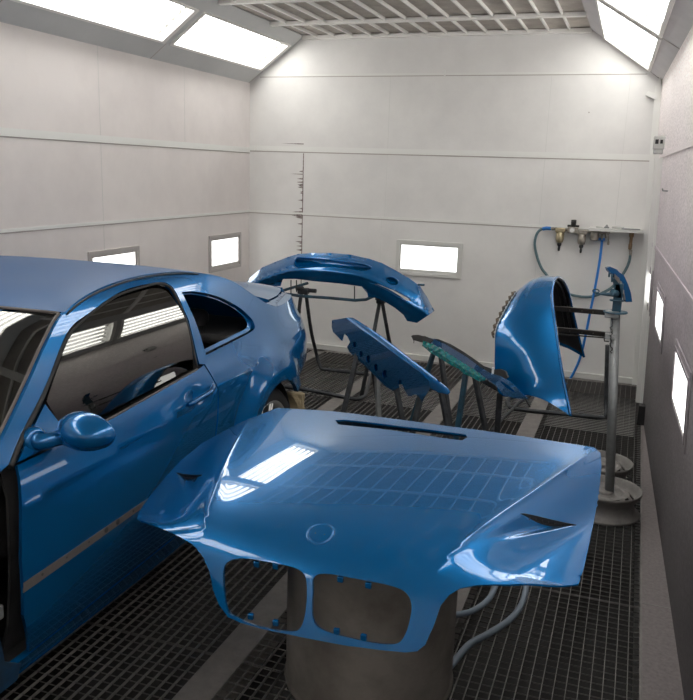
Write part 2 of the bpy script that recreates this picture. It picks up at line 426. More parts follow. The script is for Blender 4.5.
# ceiling: filter sheets, ribs and cross beams
struct('ceiling', MB().box2((XT0 - .02, YF, ZT + .012), (XT1 + .02, YB, ZT + .08)), M['filter'])
mb = MB(); x = XT0 + .14
while x < XT1 - .04:
    mb.box2((x, YF, ZT - .014), (x + .013, YB, ZT + .014)); x += .178
trim(mb, 'rib')
mb = MB(); y = YB - .74
while y > YF:
    mb.box2((XT0, y - .02, ZT - .026), (XT1, y + .03, ZT + .006)); y -= .92
mb.box2((XT0, YB - .05, ZT - .03), (XT1, YB, ZT + .006)); trim(mb, 'rib')
# sloping sides with their fluorescent banks
def SLP(side, t, Y, d=0):
    if side < 0: a = Vector((XL, 0, ZS)); b = Vector((XT0, 0, ZT))
    else: a = Vector((XR(Y, ZS) + .005, 0, ZS)); b = Vector((XT1, 0, ZT))
    v = b - a; nrm = Vector((-v.z, 0, v.x)) if side < 0 else Vector((v.z, 0, -v.x)); nrm.normalize()
    w = a + v * t + nrm * d; return Vector((w.x, Y, w.z))
def slab(mb, side, t0, t1, y0, y1, d0, d1):
    V = [mb._v(SLP(side, t, y, d)) for t in (t0, t1) for y in (y0, y1) for d in (d0, d1)]
    for q in ((0, 1, 3, 2), (4, 6, 7, 5), (0, 4, 5, 1), (2, 3, 7, 6), (0, 2, 6, 4), (1, 5, 7, 3)): mb._f([V[i] for i in q], False)
MOD = 1.72; Y1 = 7.415
ks = [(k, Y1 - MOD * (k + 1) + .0, Y1 - MOD * k) for k in range(6)]
LT = {-1: (.29, .79), 1: (.20, .79)}
for side, m in ((-1, 'slope'), (1, 'slope_right')):
    t0, t1 = LT[side]; mb = MB()
    slab(mb, side, -.02, t0 - .03, YF, YB, 0, .02); slab(mb, side, t1 + .02, 1.01, YF, YB, 0, .02)
    for k, a, b in ks:
        slab(mb, side, t0 - .03, t1 + .02, b - .02, b + .06 if k else YB, 0, .02)
    slab(mb, side, t0 - .03, t1 + .02, YF, ks[-1][1] + .02 if ks[-1][1] > YF else YF + .01, 0, .02)
    struct('ceiling', mb, M[m]); mb = MB()
    for k, a, b in ks:                       # dark butt joints of the panels
        slab(mb, side, .0, t0 - .03, b - .004 + .02, b + .004 + .02, -.002, .001)
    trim(mb, 'seam')
names = ['nearest the back wall', 'second from the back wall', 'third from the back wall', 'fourth from the back wall', 'fifth from the back wall', 'sixth from the back wall']
for side in (-1, 1):
    t0, t1 = LT[side]; sn = 'left' if side < 0 else 'right'
    for k, a, b in ks:
        y0, y1 = max(a + .06, YF + .02), b - .02
        c = SLP(side, .5, (y0 + y1) / 2)
        L = thing('ceiling_light', 'bank of glowing fluorescent tubes in the %s sloping ceiling panel, %s' % (sn, names[k]), 'light', c, 'fluorescent banks in the %s ceiling slope' % sn)
        mb = MB(); e = .025
        slab(mb, side, t0 - .03, t0, y0, y1, -.012, .02); slab(mb, side, t1, t1 + .02, y0, y1, -.012, .02)
        slab(mb, side, t0, t1, y0, y0 + .03, -.012, .02); slab(mb, side, t0, t1, y1 - .05, y1, -.012, .02)
        mb.build('light_frame', M['rib'], L)
        mb = MB(); slab(mb, side, t0 - .03, t1 + .02, y0, y1, .125, .13)
        slab(mb, side, t0 - .03, t0 - .02, y0, y1, .02, .13); slab(mb, side, t1 + .01, t1 + .02, y0, y1, .02, .13)
        slab(mb, side, t0 - .02, t1 + .01, y0, y0 + .01, .02, .13); slab(mb, side, t0 - .02, t1 + .01, y1 - .01, y1, .02, .13)
        mb.build('reflector', M['tray'], L)
        for j in range(5):
            t = t0 + (t1 - t0) * (j + .5) / 5
            MB().tube([SLP(side, t, y0 + .075, .06), SLP(side, t, y1 - .095, .06)], .0185, 10).build('fluorescent_tube', M['tube'], L)
        for j in range(5):
            t = t0 + (t1 - t0) * (j + .5) / 5
            for yy, s in ((y0 + .045, 1), (y1 - .065, -1)):
                MB().tube([SLP(side, t, yy, .06), SLP(side, t, yy + s * .03, .06)], .022, 8).build('lamp_holder', M['rib'], L)
# lit windows low in the walls
wn = [0]
def window(o, ux, uy, w, h, fr, fw=.035, tint='frame'):
    """o: lower left corner of the frame, ux along the wall, uy up, n into the room"""
    wn[0] += 1; o = Vector(o); ux = Vector(ux).normalized(); uz = Vector((-.0455 if tint == 'wall_right' else 0, 0, 1)); nn = (ux.cross(uz) * fr).normalized()
    r = bpy.data.objects.new('window_%d' % wn[0], None); COL.objects.link(r); r.matrix_world = Matrix.Translation(o); WM[r.name] = Matrix.Translation(o); r['kind'] = 'structure'
    def bar(mb, a, b, c, d, p, q):
        V = [mb._v(o + ux * x + uz * z + nn * y) for x in (a, b) for z in (c, d) for y in (p, q)]
        for f in ((0, 1, 3, 2), (4, 6, 7, 5), (0, 4, 5, 1), (2, 3, 7, 6), (0, 2, 6, 4), (1, 5, 7, 3)): mb._f([V[i] for i in f], False)
    mb = MB(); e = fw
    pr = .018 if tint != 'wall_right' else .006
    bar(mb, 0, w, 0, e, 0, pr); bar(mb, 0, w, h - e, h, 0, pr); bar(mb, 0, e, e, h - e, 0, pr); bar(mb, w - e, w, e, h - e, 0, pr)
    e2 = e + .018
    bar(mb, e, w - e, e, e2, 0, .010); bar(mb, e, w - e, h - e2, h - e, 0, .010); bar(mb, e, e2, e2, h - e2, 0, .010); bar(mb, w - e2, w - e, e2, h - e2, 0, .010)
    mb.build('frame', M[tint], r)
    mb = MB(); bar(mb, e2, w - e2, e2 + .012, h - e2, .001, .005); mb.build('pane', M['pane'], r)
    mb = MB(); bar(mb, e2, w - e2, e2, e2 + .012, .001, .007); mb.build('sill_strip', M['framew'], r)
for y in (6.625, 4.86, 3.10, 1.33, -.4):
    window((XL, y + .62, .81), (0, -1, 0), 0, .63, .345, -1, .03)
window((-2.155, YB, .825), (1, 0, 0), 0, .645, .335, 1, .03, 'framew')
for y in (6.45, 5.05, 3.42, 1.6, -.2, -2):
    u = Vector((-.038, 1, 0)).normalized(); zw = .70 if y < 4 else .78; window((XR(y, zw), y, zw), u, 0, .74, .345, -1, .03, 'wall_right')
# ------------------------------------------------------------------ floor: concrete strips, kerb and steel gratings over the pit
mb = MB()
mb.box2((XL, YF, -.62), (XR(YF), YB, -.50)); mb.build('floor', M['pit'])['kind'] = 'structure'
strips = [-.59, -1.275, -2.10, -2.90]
mb = MB()
for s in strips: mb.box2((s - .06, YF, -.12), (s + .06, YB, .0))
mb.box2((XL, YB - .10, -.12), (XR(YB), YB, .0)); mb.box2((XL, YF, -.12), (XR(YF), YF + .1, 0)); mb.box2((XL, YF, -.12), (XL + .12, YB, 0))
fl = struct('floor', mb, M['concrete'])
mb = MB(); mb.prism([(.192, YF, 0), (.192, 6.47, 0), (XR(6.47), 6.47, 0), (XR(YF), YF, 0)], (0, 0, -.3))
struct('floor', mb, M['kerb'])
struct('floor', MB().box2((.185, YF, -.3), (.192, YB - .1, .004)), M['bar'])
struct('trim_%d' % (n[0] + 1), MB().box2((.192, 3.42, .0), (XR(3.4), 3.428, .001)), M['bar']); n[0] += 1
def grating(x0, x1, y0, y1):
    mb = MB(); x = x0 + .004
    nb = int(round((x1 - x0) / .0415)); dx = (x1 - x0 - .004) / nb
    for i in range(nb + 1): mb.box((x0 + .002 + i * dx, (y0 + y1) / 2, -.006), (.0026, y1 - y0 - .004, .012))
    nb = int(round((y1 - y0) / .0415)); dy = (y1 - y0 - .008) / nb
    mb.mi = 1
    for i in range(nb + 1): mb.box(((x0 + x1) / 2, y0 + .004 + i * dy, -.008), (x1 - x0 - .004, .0015 if 0 < i < nb else .004, .005))
    return mb
edges = [.185] + strips + [XL + .12]
xr = .185
for i, s in enumerate(strips + [XL + .06]):
    xl = s + .06
    if xr - xl > .15:
        for j in range(11):
            y1 = 3.39 + 1.0 * (j - 6); y0 = y1 - 1.0
            y1 = min(y1 + 0, YB - .1)
            if j == 10: y1 = YB - .1
            if y1 < YF + .15: continue
            y0 = max(y0, YF + .1)
            o = grating(xl, xr, y0, y1).build('floor', [M['bar'], M['rod']]); o['kind'] = 'structure'
    xr = s - .06
# ================================================================== THE CAR (bonnet, front wings and bumpers are off for painting)
def crease(y): return .735 + .055 * (y - 1.6)
_S0 = S
def S(y, z):
    x = _S0(y, z) + .007 * math.exp(-abs(z - crease(y)) / .02) * sm(4.35, 4.0, y) if False else _S0(y, z)
    if y > 1.5: x += .006 * math.exp(-abs(z - crease(y)) / .018)
    return x - .016 * math.exp(-((y - 2.69) / .075) ** 2 - ((z - .81) / .034) ** 2)
def CW(side, y, z, o=0): return Vector((CARX + side * (S(y, z) + o), CARY + y, z))
BOW = [(1.40, .08), (1.6, .07), (2.12, .065), (2.6, .015), (2.9, 0), (3.2, -.05), (3.85, -.10), (4.2, -.05), (4.42, -.03)]
CRN = [(1.4, .006), (2.0, .012), (2.2, .008), (2.6, .008), (3.1, .008), (3.5, .014), (3.8, .030), (3.95, .034), (4.42, .026)]
def T(u, v, o=0):
    z = rail(v); s = S(v, z); k = 1 - u * u
    return Vector((CARX + u * s, CARY + v - lut(BOW, v) * k, z + lut(CRN, v) * (1 - u ** 4) + o))
car = thing('car', 'blue two-door coupe without bonnet or bumpers, along the left wall', 'car', (CARX, CARY + 2.2, 0))
def fr(a, b, n): return [a + (b - a) * i / n for i in range(n + 1)]
railpts = [(y, rail(y)) for y in fr(1.44, 4.40, 60)]
arc = lambda cy, cz, r, a0, a1, k: [(cy + r * math.cos(math.radians(a0 + (a1 - a0) * i / k)), cz + r * math.sin(math.radians(a0 + (a1 - a0) * i / k))) for i in range(k + 1)]
body = railpts + [(4.455, .95), (4.46, .80), (4.45, .72), (4.38, .68), (4.22, .655), (4.06, .63), (3.94, .60), (3.85, .585)] + arc(3.49, .325, .365, 40, 208, 30) + \
    [(3.10, .115), (2.4, .10), (1.46, .10), (1.45, .15), (1.66, .157), (2.60, .193), (2.725, .275), (2.806, .45), (2.852, .65), (2.870, .80), (2.848, .915), (2.806, .925), (2.866, 1.107)] + spline([(2.870, 1.225), (2.855, 1.262), (2.81, 1.281), (2.72, 1.287), (2.50, 1.280), (2.25, 1.232), (2.08, 1.182), (1.835, 1.014), (1.612, .874)], 5) + [(1.44, .835)]
quarter = spline([(2.912, 1.226), (3.019, 1.215), (3.196, 1.170), (3.352, 1.098), (3.425, 1.04), (3.448, 1.008), (3.438, .978), (3.38, .966)], 4) + [(3.38, .966), (2.888, .948), (2.905, 1.02), (2.917, 1.105)]
quarter = quarter[:29] + quarter[30:] if len(quarter) > 33 else quarter
door = [(1.625, .858), (1.60, .75), (1.588, .56), (1.60, .35), (1.66, .168), (2.60, .203), (2.718, .282), (2.798, .45), (2.844, .65), (2.862, .80), (2.836, .913), (2.774, .907), (2.455, .890), (2.131, .872), (1.90, .865)]
sail = [(1.632, .866), (1.842, .992), (1.888, .873)]
dglass = [(1.898, .872)] + spline([(1.856, .998), (1.95, 1.072), (2.091, 1.164), (2.256, 1.216), (2.38, 1.244), (2.506, 1.262), (2.72, 1.272), (2.80, 1.268), (2.848, 1.240)], 5) + [(2.848, 1.107), (2.774, .908), (2.455, .892), (2.131, .874)]
strip = [(1.594, .436), (1.594, .472), (2.204, .489), (2.822, .505), (2.812, .478), (2.204, .463)]
for side in (1, -1):
    F = lambda y, z, s=side: CW(s, y, z)
    cdt(body, [quarter], F, .022, .022, (side, 0, .2), 'side_body', M['paint'], car)
    d = cdt(door, [], F, .022, .012, (side, 0, 0), 'door', M['paint'], car)
    cdt(sail, [], F, .02, .012, (side, 0, 0), 'mirror_base', M['paint'], d)
    cdt(dglass, [], lambda y, z, s=side: Vector((CARX + s * (.787 - .30 * (z - .95) - .80 * (z - .95) ** 2 + lut(SP, y)), CARY + y, z)), .03, .004, (side, 0, .3), 'window_glass', M['glass'], d)
    o = cdt(strip, [], lambda y, z, s=side: CW(s, y, z, .0015), .03, .003, (side, 0, 0), 'moulding_strip', M['bare'], d)
    mb = MB()
    for y, r in ((1.68, .005), (1.80, .004), (1.92, .004), (2.02, .011), (2.09, .011), (2.19, .005), (2.4, .005), (2.6, .005)):
        z = .457 + (y - 1.594) * .034; c = CW(side, y, z, .0005); mb.lathe(c, [(r, 0), (r, .0018)], (side, 0, 0), 12)
    mb.build('clip_hole', M['black'], o)
    # rubber seals round the door glass
    sp = [(1.60, .860), (1.70, .925), (1.835, 1.006), (1.95, 1.083), (2.086, 1.172), (2.25, 1.223), (2.38, 1.251), (2.50, 1.270), (2.72, 1.279), (2.80, 1.275), (2.845, 1.258), (2.858, 1.225), (2.857, 1.107), (2.79, .915)]
    sq = spline(sp, 4); MB().tube([CW(side, y, z, -.007) for y, z in sq], [.012 - .0065 * sm(1.7, 2.3, a[0]) for a in sq], 8).build('window_seal', M['rubber'], car)
    MB().tube([CW(side, y, z, .001) for y, z in [(1.90, .868), (2.131, .8745), (2.455, .8925), (2.774, .910)]], .0045, 6).build('belt_seal', M['bare'], d)
    MB().tube([CW(side, y, rail(y) - .008, .0035) for y in fr(2.13, 3.12, 24)], .0042, 6).build('roof_seal', M['black'], car)
    # recessed flange of the open quarter window
    mb = MB(); q = quarter; qc = (3.15, 1.07)
    for (a, b) in zip(q, q[1:] + q[:1]):
        ia = (a[0] + (qc[0] - a[0]) * .09, a[1] + (qc[1] - a[1]) * .12); ib = (b[0] + (qc[0] - b[0]) * .09, b[1] + (qc[1] - b[1]) * .12)
        vs = [mb._v(CW(side, *a, -.02)), mb._v(CW(side, *b, -.02)), mb._v(CW(side, *ib, -.026)), mb._v(CW(side, *ia, -.026))]; mb._f(vs)
    mb.shell(.004, (side, 0, .2)); mb.keep = True; mb.build('window_flange', M['paint'], car)
    # door handle
    h = MB(); pts = [CW(side, y, .80 + .12 * (y - 2.62), o) for y, o in ((2.60, .004), (2.625, .018), (2.69, .034), (2.76, .034), (2.81, .016), (2.835, .004))]
    h.tube(pts, [.008, .012, .0125, .0125, .012, .009], 10)
    h.build('door_handle', M['paint'], d)
    # dark inner lining behind door and quarter panel
    mb = MB()
    mb.grid(lambda y, z, s=side: Vector((CARX + s * (S(y, z) - .075), CARY + y, z)), fr(1.62, 2.84, 10), fr(.16, .86, 6))
    mb.shell(.01, (side, 0, 0)); mb.keep = True; mb.build('door_lining', M['dark'], car)
    mb = MB()
    mb.grid(lambda y, z, s=side: Vector((CARX + s * (S(y, z) - .055), CARY + y, z)), fr(2.9, 3.10, 3), fr(.14, .93, 6))
    mb.grid(lambda y, z, s=side: Vector((CARX + s * (S(y, z) - .07), CARY + y, z)), fr(3.10, 4.38, 10), fr(.72, .93, 4))
    mb.shell(.01, (side, 0, 0)); mb.keep = True; mb.build('quarter_lining', M['dark'], car)
    # inner wheel arch
    mb = MB(); A = arc(3.49, .325, .37, -20, 205, 26)
    mb.grid(lambda i, x, s=side: Vector((CARX + s * x, CARY + A[int(i)][0], A[int(i)][1])), range(27), (.50, .70, .81))
    mb.shell(.006, (0, 0, 1)); mb.keep = True; mb.build('wheel_arch_liner', M['rubber'], car)
    mb = MB().box2((CARX + side * .49, CARY + 3.12, .14), (CARX + side * .50, CARY + 3.86, .70)); mb.build('inner_arch', M['dark'], car)
    # hinge pillar, inner wing and scuttle side, laid bare by the missing front wing
    mb = MB(); mb.box2((CARX + side * .66, CARY + 1.535, .14), (CARX + side * .765, CARY + 1.575, .86), .012)
    mb.build('hinge_pillar', M['black'], car)
    hb = MB()
    for z in (.36, .70): hb.box((CARX + side * .775, CARY + 1.56, z), (.03, .05, .05), bev=.006)
    hb.lathe((CARX + side * .77, CARY + 1.558, .835), [(.012, 0), (.012, .006), (.006, .012)], (side, -1, .3), 12)
    hb.build('hinge', M['steel'], car)
    wing = [(1.53, .87), (1.30, .86), (.95, .80), (.40, .76), (.25, .72), (.25, .50), (.40, .46)] + arc(.76, .325, .36, 150, 30, 12) + [(1.20, .30), (1.25, .16), (1.30, .10), (1.60, .10), (1.62, .15), (1.55, .20), (1.54, .30), (1.535, .50), (1.53, .62)]
    cdt(wing, [], lambda y, z, s=side: Vector((CARX + s * (.80 - .085 * sm(1.4, .3, y) + .03 * math.sin(z * 9) * .4 - .02 * sm(.3, .6, z)), CARY + y, z)), .035, .012, (side, 0, 0), 'inner_wing', M['inner'], car)
    mb = MB(); mb.grid(lambda y, x, s=side: Vector((CARX + s * x, CARY + y, .80 - .12 * sm(1.2, .2, y) + .05 * math.exp(-((y - .78) / .16) ** 2))), fr(.25, 1.42, 14), fr(.52, .765, 5))
    mb.shell(.006, (0, 0, 1)); mb.keep = True; mb.build('strut_shelf', M['inner'], car)
# tops
def patch(name, u0, u1, v0, v1, nu, nv, m, th=.012, o=0, parent=car, Fn=None, up=(0, 0, 1)):
    mb = MB(); mb.grid(lambda u, v: (Fn or T)(u, v, o), fr(u0, u1, nu), fr(v0, v1, nv)); mb.shell(th, up); mb.keep = True
    return mb.build(name, m, parent)
patch('roof', -1, 1, 2.125, 3.16, 28, 24, M['dull'])
patch('windscreen', -.972, .972, 1.50, 2.10, 24, 14, M['glass'], .005, -.006)
for s in (1, -1):
    patch('windscreen_pillar', s * .98, s, 1.44, 2.125, 3, 18, M['paint'])
    patch('rear_pillar', s * .90, s, 3.16, 3.90, 4, 18, M['paint'])
    patch('rear_deck', s * .885, s, 3.90, 4.42, 4, 12, M['paint'])
    MB().tube([T(s * .976, v, .002) for v in fr(1.47, 2.108, 14)], .006, 6).build('windscreen_seal', M['bare'], car)
MB().tube([T(u, 2.112, .001) for u in fr(-.975, .975, 20)], .006, 6).build('windscreen_seal', M['bare'], car)
patch('rear_window', -.89, .89, 3.18, 3.88, 20, 12, M['glass'], .005, -.004)
patch('scuttle', -.95, .95, 1.36, 1.50, 16, 4, M['black'], .01, -.01)
def boot(u, v, o):
    p = T(u, v, 0); p.z += .006 + .012 * sm(4.15, 4.40, v); return p
bl = patch('boot_lid', -.87, .87, 3.915, 4.44, 24, 14, M['paint'], .02, 0, car, boot)
mb = MB()
def tailf(u, z):
    s = S(4.45, z); k = 1 - u ** 2
    return Vector((CARX + u * s, CARY + 4.45 + .09 * k, z))
mb.grid(tailf, fr(-1, 1, 20), fr(.60, 1.04, 8)); mb.shell(.012, (0, 1, 0)); mb.keep = True; mb.build('rear_panel', M['paint'], car)
mb = MB()
mb.box2((CARX - .78, CARY + 1.5, .13), (CARX + .78, CARY + 3.15, .16)); mb.box2((CARX - .49, CARY + 3.1, .13), (CARX + .49, CARY + 4.3, .40))
mb.box2((CARX - .72, CARY + 1.42, .14), (CARX + .72, CARY + 1.46, .86)); mb.build('floor_pan', M['dark'], car)
mb = MB(); mb.box2((CARX - .70, CARY + 3.28, .90), (CARX + .70, CARY + 3.82, .95), .02); mb.build('parcel_shelf', M['dark'], car)
def seat(x, y, w, name, rear=False):
    mb = MB(); a = math.radians(22 if not rear else 27)
    mb.box((x, y, .36), (w, .50, .16), Matrix.Rotation(.12, 3, 'X'), bev=.05)
    up = Vector((0, math.sin(a), math.cos(a)))
    mb.box(Vector((x, y + .26, .40)) + up * .28, (w * .96, .13, .62), Matrix.Rotation(-a, 3, 'X'), bev=.05)
    o = mb.build(name, M['seat'], car)
    for dx in ((0,) if not rear else (-.33, .33)):
        hb = MB().box(Vector((x + dx, y + .27, .40)) + up * (.70 if not rear else .62), (.25, .09, .17), Matrix.Rotation(-a, 3, 'X'), bev=.04)
        hb.build('headrest', M['seat'], o)
for s in (-1, 1): seat(CARX + s * .36, CARY + 2.15, .50, 'front_seat')
seat(CARX, CARY + 2.95, 1.20, 'rear_bench', True)
mb = MB(); mb.grid(lambda u, t: Vector((CARX + u * .70, CARY + 1.50 + .36 * t, .88 - .02 * t - .10 * sm(.7, 1, t))), fr(-1, 1, 12), fr(0, 1, 8)); mb.shell(.03, (0, 0, 1)); mb.keep = True
mb.box2((CARX - .68, CARY + 1.70, .45), (CARX + .68, CARY + 1.80, .82), .03); mb.build('dashboard', M['dark'], car)
sc_ = Vector((CARX + .36, CARY + 1.98, .80)); ax = Vector((0, .92, .38)).normalized(); e1 = Vector((1, 0, 0)); e2 = ax.cross(e1)
mb = MB(); mb.tube([sc_ + (e1 * math.cos(k * math.pi / 12) + e2 * math.sin(k * math.pi / 12)) * .185 for k in range(24)], .015, 8, closed=True)
for a in (0, 2.1, 4.2): mb.tube([sc_, sc_ + (e1 * math.cos(a - .5) + e2 * math.sin(a - .5)) * .18], .014, 6)
mb.lathe(sc_, [(.05, -.02), (.06, 0), (.05, .03)], ax, 16); mb.build('steering_wheel', M['dark'], car)
mr = MB().box((CARX, CARY + 1.98, 1.22), (.24, .03, .07), bev=.012); mr.tube([(CARX, CARY + 1.97, 1.24), (CARX, CARY + 1.93, 1.29)], .008, 6); mr.build('inner_mirror', M['black'], car)
# engine bay
mb = MB(); mb.box2((CARX - .52, CARY + .26, .30), (CARX - .50, CARY + 1.42, .74)); mb.box2((CARX + .50, CARY + .26, .30), (CARX + .52, CARY + 1.42, .74)); mb.box2((CARX - .72, CARY + .22, .66), (CARX + .72, CARY + .28, .74)); mb.box2((CARX - .70, CARY + .22, .26), (CARX + .70, CARY + .28, .34)); mb.build('engine_bay', M['inner'], car)
mb = MB(); mb.box2((CARX - .17, CARY + .50, .28), (CARX + .17, CARY + 1.30, .70), .03); mb.box2((CARX - .10, CARY + .55, .70), (CARX + .12, CARY + 1.20, .76), .02); mb.build('engine', M['black'], car)
# door mirror (both sides)
for side in (1, -1):
    if side > 0: c = P(88, 431, X=CARX + S(1.78, .90) + .145)
    c = Vector((c.x if side > 0 else 2 * CARX - c.x, c.y, c.z))
    mb = MB(); nu, nv = 28, 18
    def ell(i, j):
        th = 2 * math.pi * i / nu; ph = math.pi * j / nv
        x = math.sin(ph) * math.cos(th); z = math.sin(ph) * math.sin(th); y = -math.cos(ph)
        sx = .118 * (1 + .0 * x); ox = 1 - .10 * x
        q = Vector((x * sx, y * (.085 if y < 0 else .03), z * .066 * ox - .012 * x * 0))
        q = Matrix.Rotation(math.radians(-4), 3, 'Y') @ Matrix.Rotation(math.radians(-8 * 1), 3, 'Z') @ q
        return Vector((c.x + side * q.x, c.y + q.y, c.z + q.z))
    mb.grid(ell, range(nu + 1), range(nv + 1)); bmesh.ops.remove_doubles(mb.b, verts=mb.b.verts, dist=1e-5)
    mo = mb.build('door_mirror', M['paint'], car)
    b0 = CW(side, 1.735, .905, -.005)
    st = MB(); q = Vector((c.x - side * .05, c.y + .0, c.z - .022)); st.tube([b0, b0 + Vector((side * .035, -.005, -.002)), q], [.036, .028, .024], 14)
    st.lathe(b0 + Vector((side * .0, -.002, 0)), [(.046, 0), (.043, .016), (.030, .026)], (side, -.25, .1), 20)
    st.build('mirror_arm', M['paint'], mo)
    gl = MB().lathe((c.x, c.y + .0255, c.z), [(.05, 0), (.05, .002)], (0, 1, 0), 20); 
    gl.build('mirror_glass', M['steel'], mo)
# wheels
def wheel(y, side, r=.318, w=.235, name='wheel'):
    cx = CARX + side * (.80 - w / 2 + .035 if y > 2 else .70); c = Vector((cx, CARY + y, r)); ax = (side, 0, 0); h = w / 2
    mb = MB(); mb.lathe(c, [(.235, -h * .95), (.29, -h), (.31, -h * .8), (r, -h * .6), (r, h * .6), (.31, h * .8), (.29, h), (.238, h * .95)], ax, 40, caps=False)
    w_ = mb.build(name, M['rubber'], car)
    mb = MB(); mb.lathe(c, [(.238, -h * .9), (.215, -h * .7), (.205, h * .5), (.222, h * .85), (.241, h * .97), (.236, h * .9), (.20, h * .45), (.19, -h * .7)], ax, 40, caps=False)
    for k in range(10):
        a = k * math.pi / 5 + .12
        for da in (-.07, .07):
            d0 = Vector((0, math.cos(a + da * .4), math.sin(a + da * .4))); d1 = Vector((0, math.cos(a + da), math.sin(a + da)))
            mb.tube([c + Vector((side * h * .72, 0, 0)) + d0 * .03, c + Vector((side * h * .78, 0, 0)) + d1 * .12, c + Vector((side * h * .82, 0, 0)) + d1 * .224], [.011, .009, .008], 6)
    mb.lathe(c, [(.06, h * .3), (.062, h * .75), (.03, h * .86)], ax, 20); mb.build('wheel_rim', M['alloy'], w_)
    MB().lathe(c, [(.16, -h * .1), (.16, h * .1)], ax, 28).build('brake_disc', M['steel'], w_)
for s in (1, -1):
    wheel(3.525, s); wheel(.76, s)
# ================================================================== THE BONNET ON THE DRUM
HM = Matrix.Translation((-.790, 3.117, .792)) @ (Matrix.Rotation(-.036, 4, 'Z') @ Matrix.Rotation(.020, 4, 'X') @ Matrix.Rotation(-.052, 4, 'Y'))
BADGE = (.001, 1.008)
HS = (1.025, .98)
def HW(p, q):
    a = H(p, q); return HM @ Vector((a[0] * HS[0], a[1] * HS[1], a[2]))
def hinv(px, py, g=(0., .6)):
    p, q = g
    for _ in range(30):
        a = proj(HW(p, q)); r0, r1 = a[0] - px, a[1] - py; e = 1e-3
        b = proj(HW(p + e, q)); c = proj(HW(p, q + e))
        j00, j10, j01, j11 = (b[0] - a[0]) / e, (b[1] - a[1]) / e, (c[0] - a[0]) / e, (c[1] - a[1]) / e
        d = j00 * j11 - j01 * j10
        if abs(d) < 1e-9: break
        dp, dq = -(j11 * r0 - j01 * r1) / d, -(-j10 * r0 + j00 * r1) / d
        m = max(abs(dp), abs(dq)); k = .08 / m if m > .08 else 1
        p += dp * k; q += dq * k
        if m < 1e-6: break
    return p, q
hood = thing('car_bonnet', 'blue car bonnet with twin grille openings lying on a brown steel drum', 'car bonnet', M=HM)
# the outline in the panel's own coordinates: rear edge, right flank, headlight cut, nose, headlight cut, left flank
rear = [hinv(*k) for k in ((277, 408), (330, 411), (380, 417), (440, 425), (500, 433), (560, 442), (594, 447.5))]
right = [hinv(*k) for k in ((600.5, 453), (601.5, 466), (600, 484), (596, 510), (590, 541), (584, 568), (578.5, 584))]
fr_r = [hinv(*k) for k in ((566, 585.3), (548, 585), (510, 584.5), (478, 585), (460, 588.5), (449, 595), (441, 605))]
nose = [hinv(px, py, (.3, 1.2)) for px, py in ((434, 625), (425, 645), (417, 651.5), (405, 652.5), (380, 650), (345, 645.5), (300, 637), (262, 629), (240, 622.5), (228, 617), (219, 605))]
fr_l = [hinv(px, py, (-.45, 1.1)) for px, py in ((213, 590), (209.5, 572), (203, 557), (194, 545.5), (180, 537), (160, 528), (141, 520.5))]
left = [hinv(px, py, (-.75, .7)) for px, py in ((137, 518), (138, 514), (149, 497), (163, 480), (180, 461), (202, 443), (232, 427), (258, 415.5))]
outl = rear + right + fr_r + nose + fr_l + left
def loop(pts, g, k=4): return [hinv(a, b, g) for a, b in spline(pts, k, True)]
kl = loop([(222.5, 575), (227, 562), (243, 558), (270, 562), (294, 567), (305, 575), (307.5, 592), (306, 612), (301, 628), (290, 632), (262, 628), (238, 619), (226, 609)], (-.2, 1.2))
kr = loop([(312, 592), (313, 578), (324, 573), (350, 577), (386, 584), (405, 591), (412, 604), (410, 622), (404, 638), (394, 645), (370, 643), (335, 635), (318, 628), (311.5, 616)], (.2, 1.2))
sl = [hinv(a, b) for a, b in ((335, 420), (345, 419.5), (400, 426), (466, 434.5), (468, 437.5), (462, 440.5), (445, 438.5), (390, 430), (338, 424.5))]
VENT = 0
def slot_(sg):
    W_ = Vector((.913, -.408)); U_ = Vector((.1335, -.221)).normalized(); c = Vector((.628 + (.05 if sg < 0 else 0), .664)); o = []
    for l, k in ((-.089, 0), (-.082, 1), (-.04, 1.2), (.04, 1.2), (.082, 1), (.089, 0), (.082, -.8), (.04, -1), (-.04, -1), (-.082, -.8)):
        v = c + W_ * l + U_ * k * .0085; o.append((sg * v.x, v.y))
    return o
vr = slot_(1)
vl = slot_(-1)
VENT = 1
circ = lambda r, k=36: [(BADGE[0] + r * math.cos(i * 2 * math.pi / k), BADGE[1] + r * math.sin(i * 2 * math.pi / k)) for i in range(k)]
HWl = HW
def bowl_lines():
    out = []
    for sg in (-1, 1):
        dx = .05 if sg < 0 else 0
        for k in range(-9, 10):
            o = Vector((.913, -.408)) * k * .0095
            a = Vector((.495, .885)) + (Vector((.628, .664)) - Vector((.495, .885))) * .06 + o; b = Vector((.495, .885)) + (Vector((.628, .664)) - Vector((.495, .885))) * .93 + o
            a.x += dx; b.x += dx; out.append(([(sg * a.x, a.y), (sg * b.x, b.y)], False))
    return out
bon = cdt(outl, [kl, kr, sl, vr, vl], HW, .0125, .006, HM.to_3x3() @ Vector((0, -.3, 1)), 'outer_panel', M['paint'], hood, extra=[(circ(r), True) for r in (.036, .0385, .041, .0435, .046)] + [([(s * (lut(HPC, q) + o), q) for q in fr(.03, .95, 46)], False) for s in (-1, 1) for o in (-.006, 0, .006)] + bowl_lines())
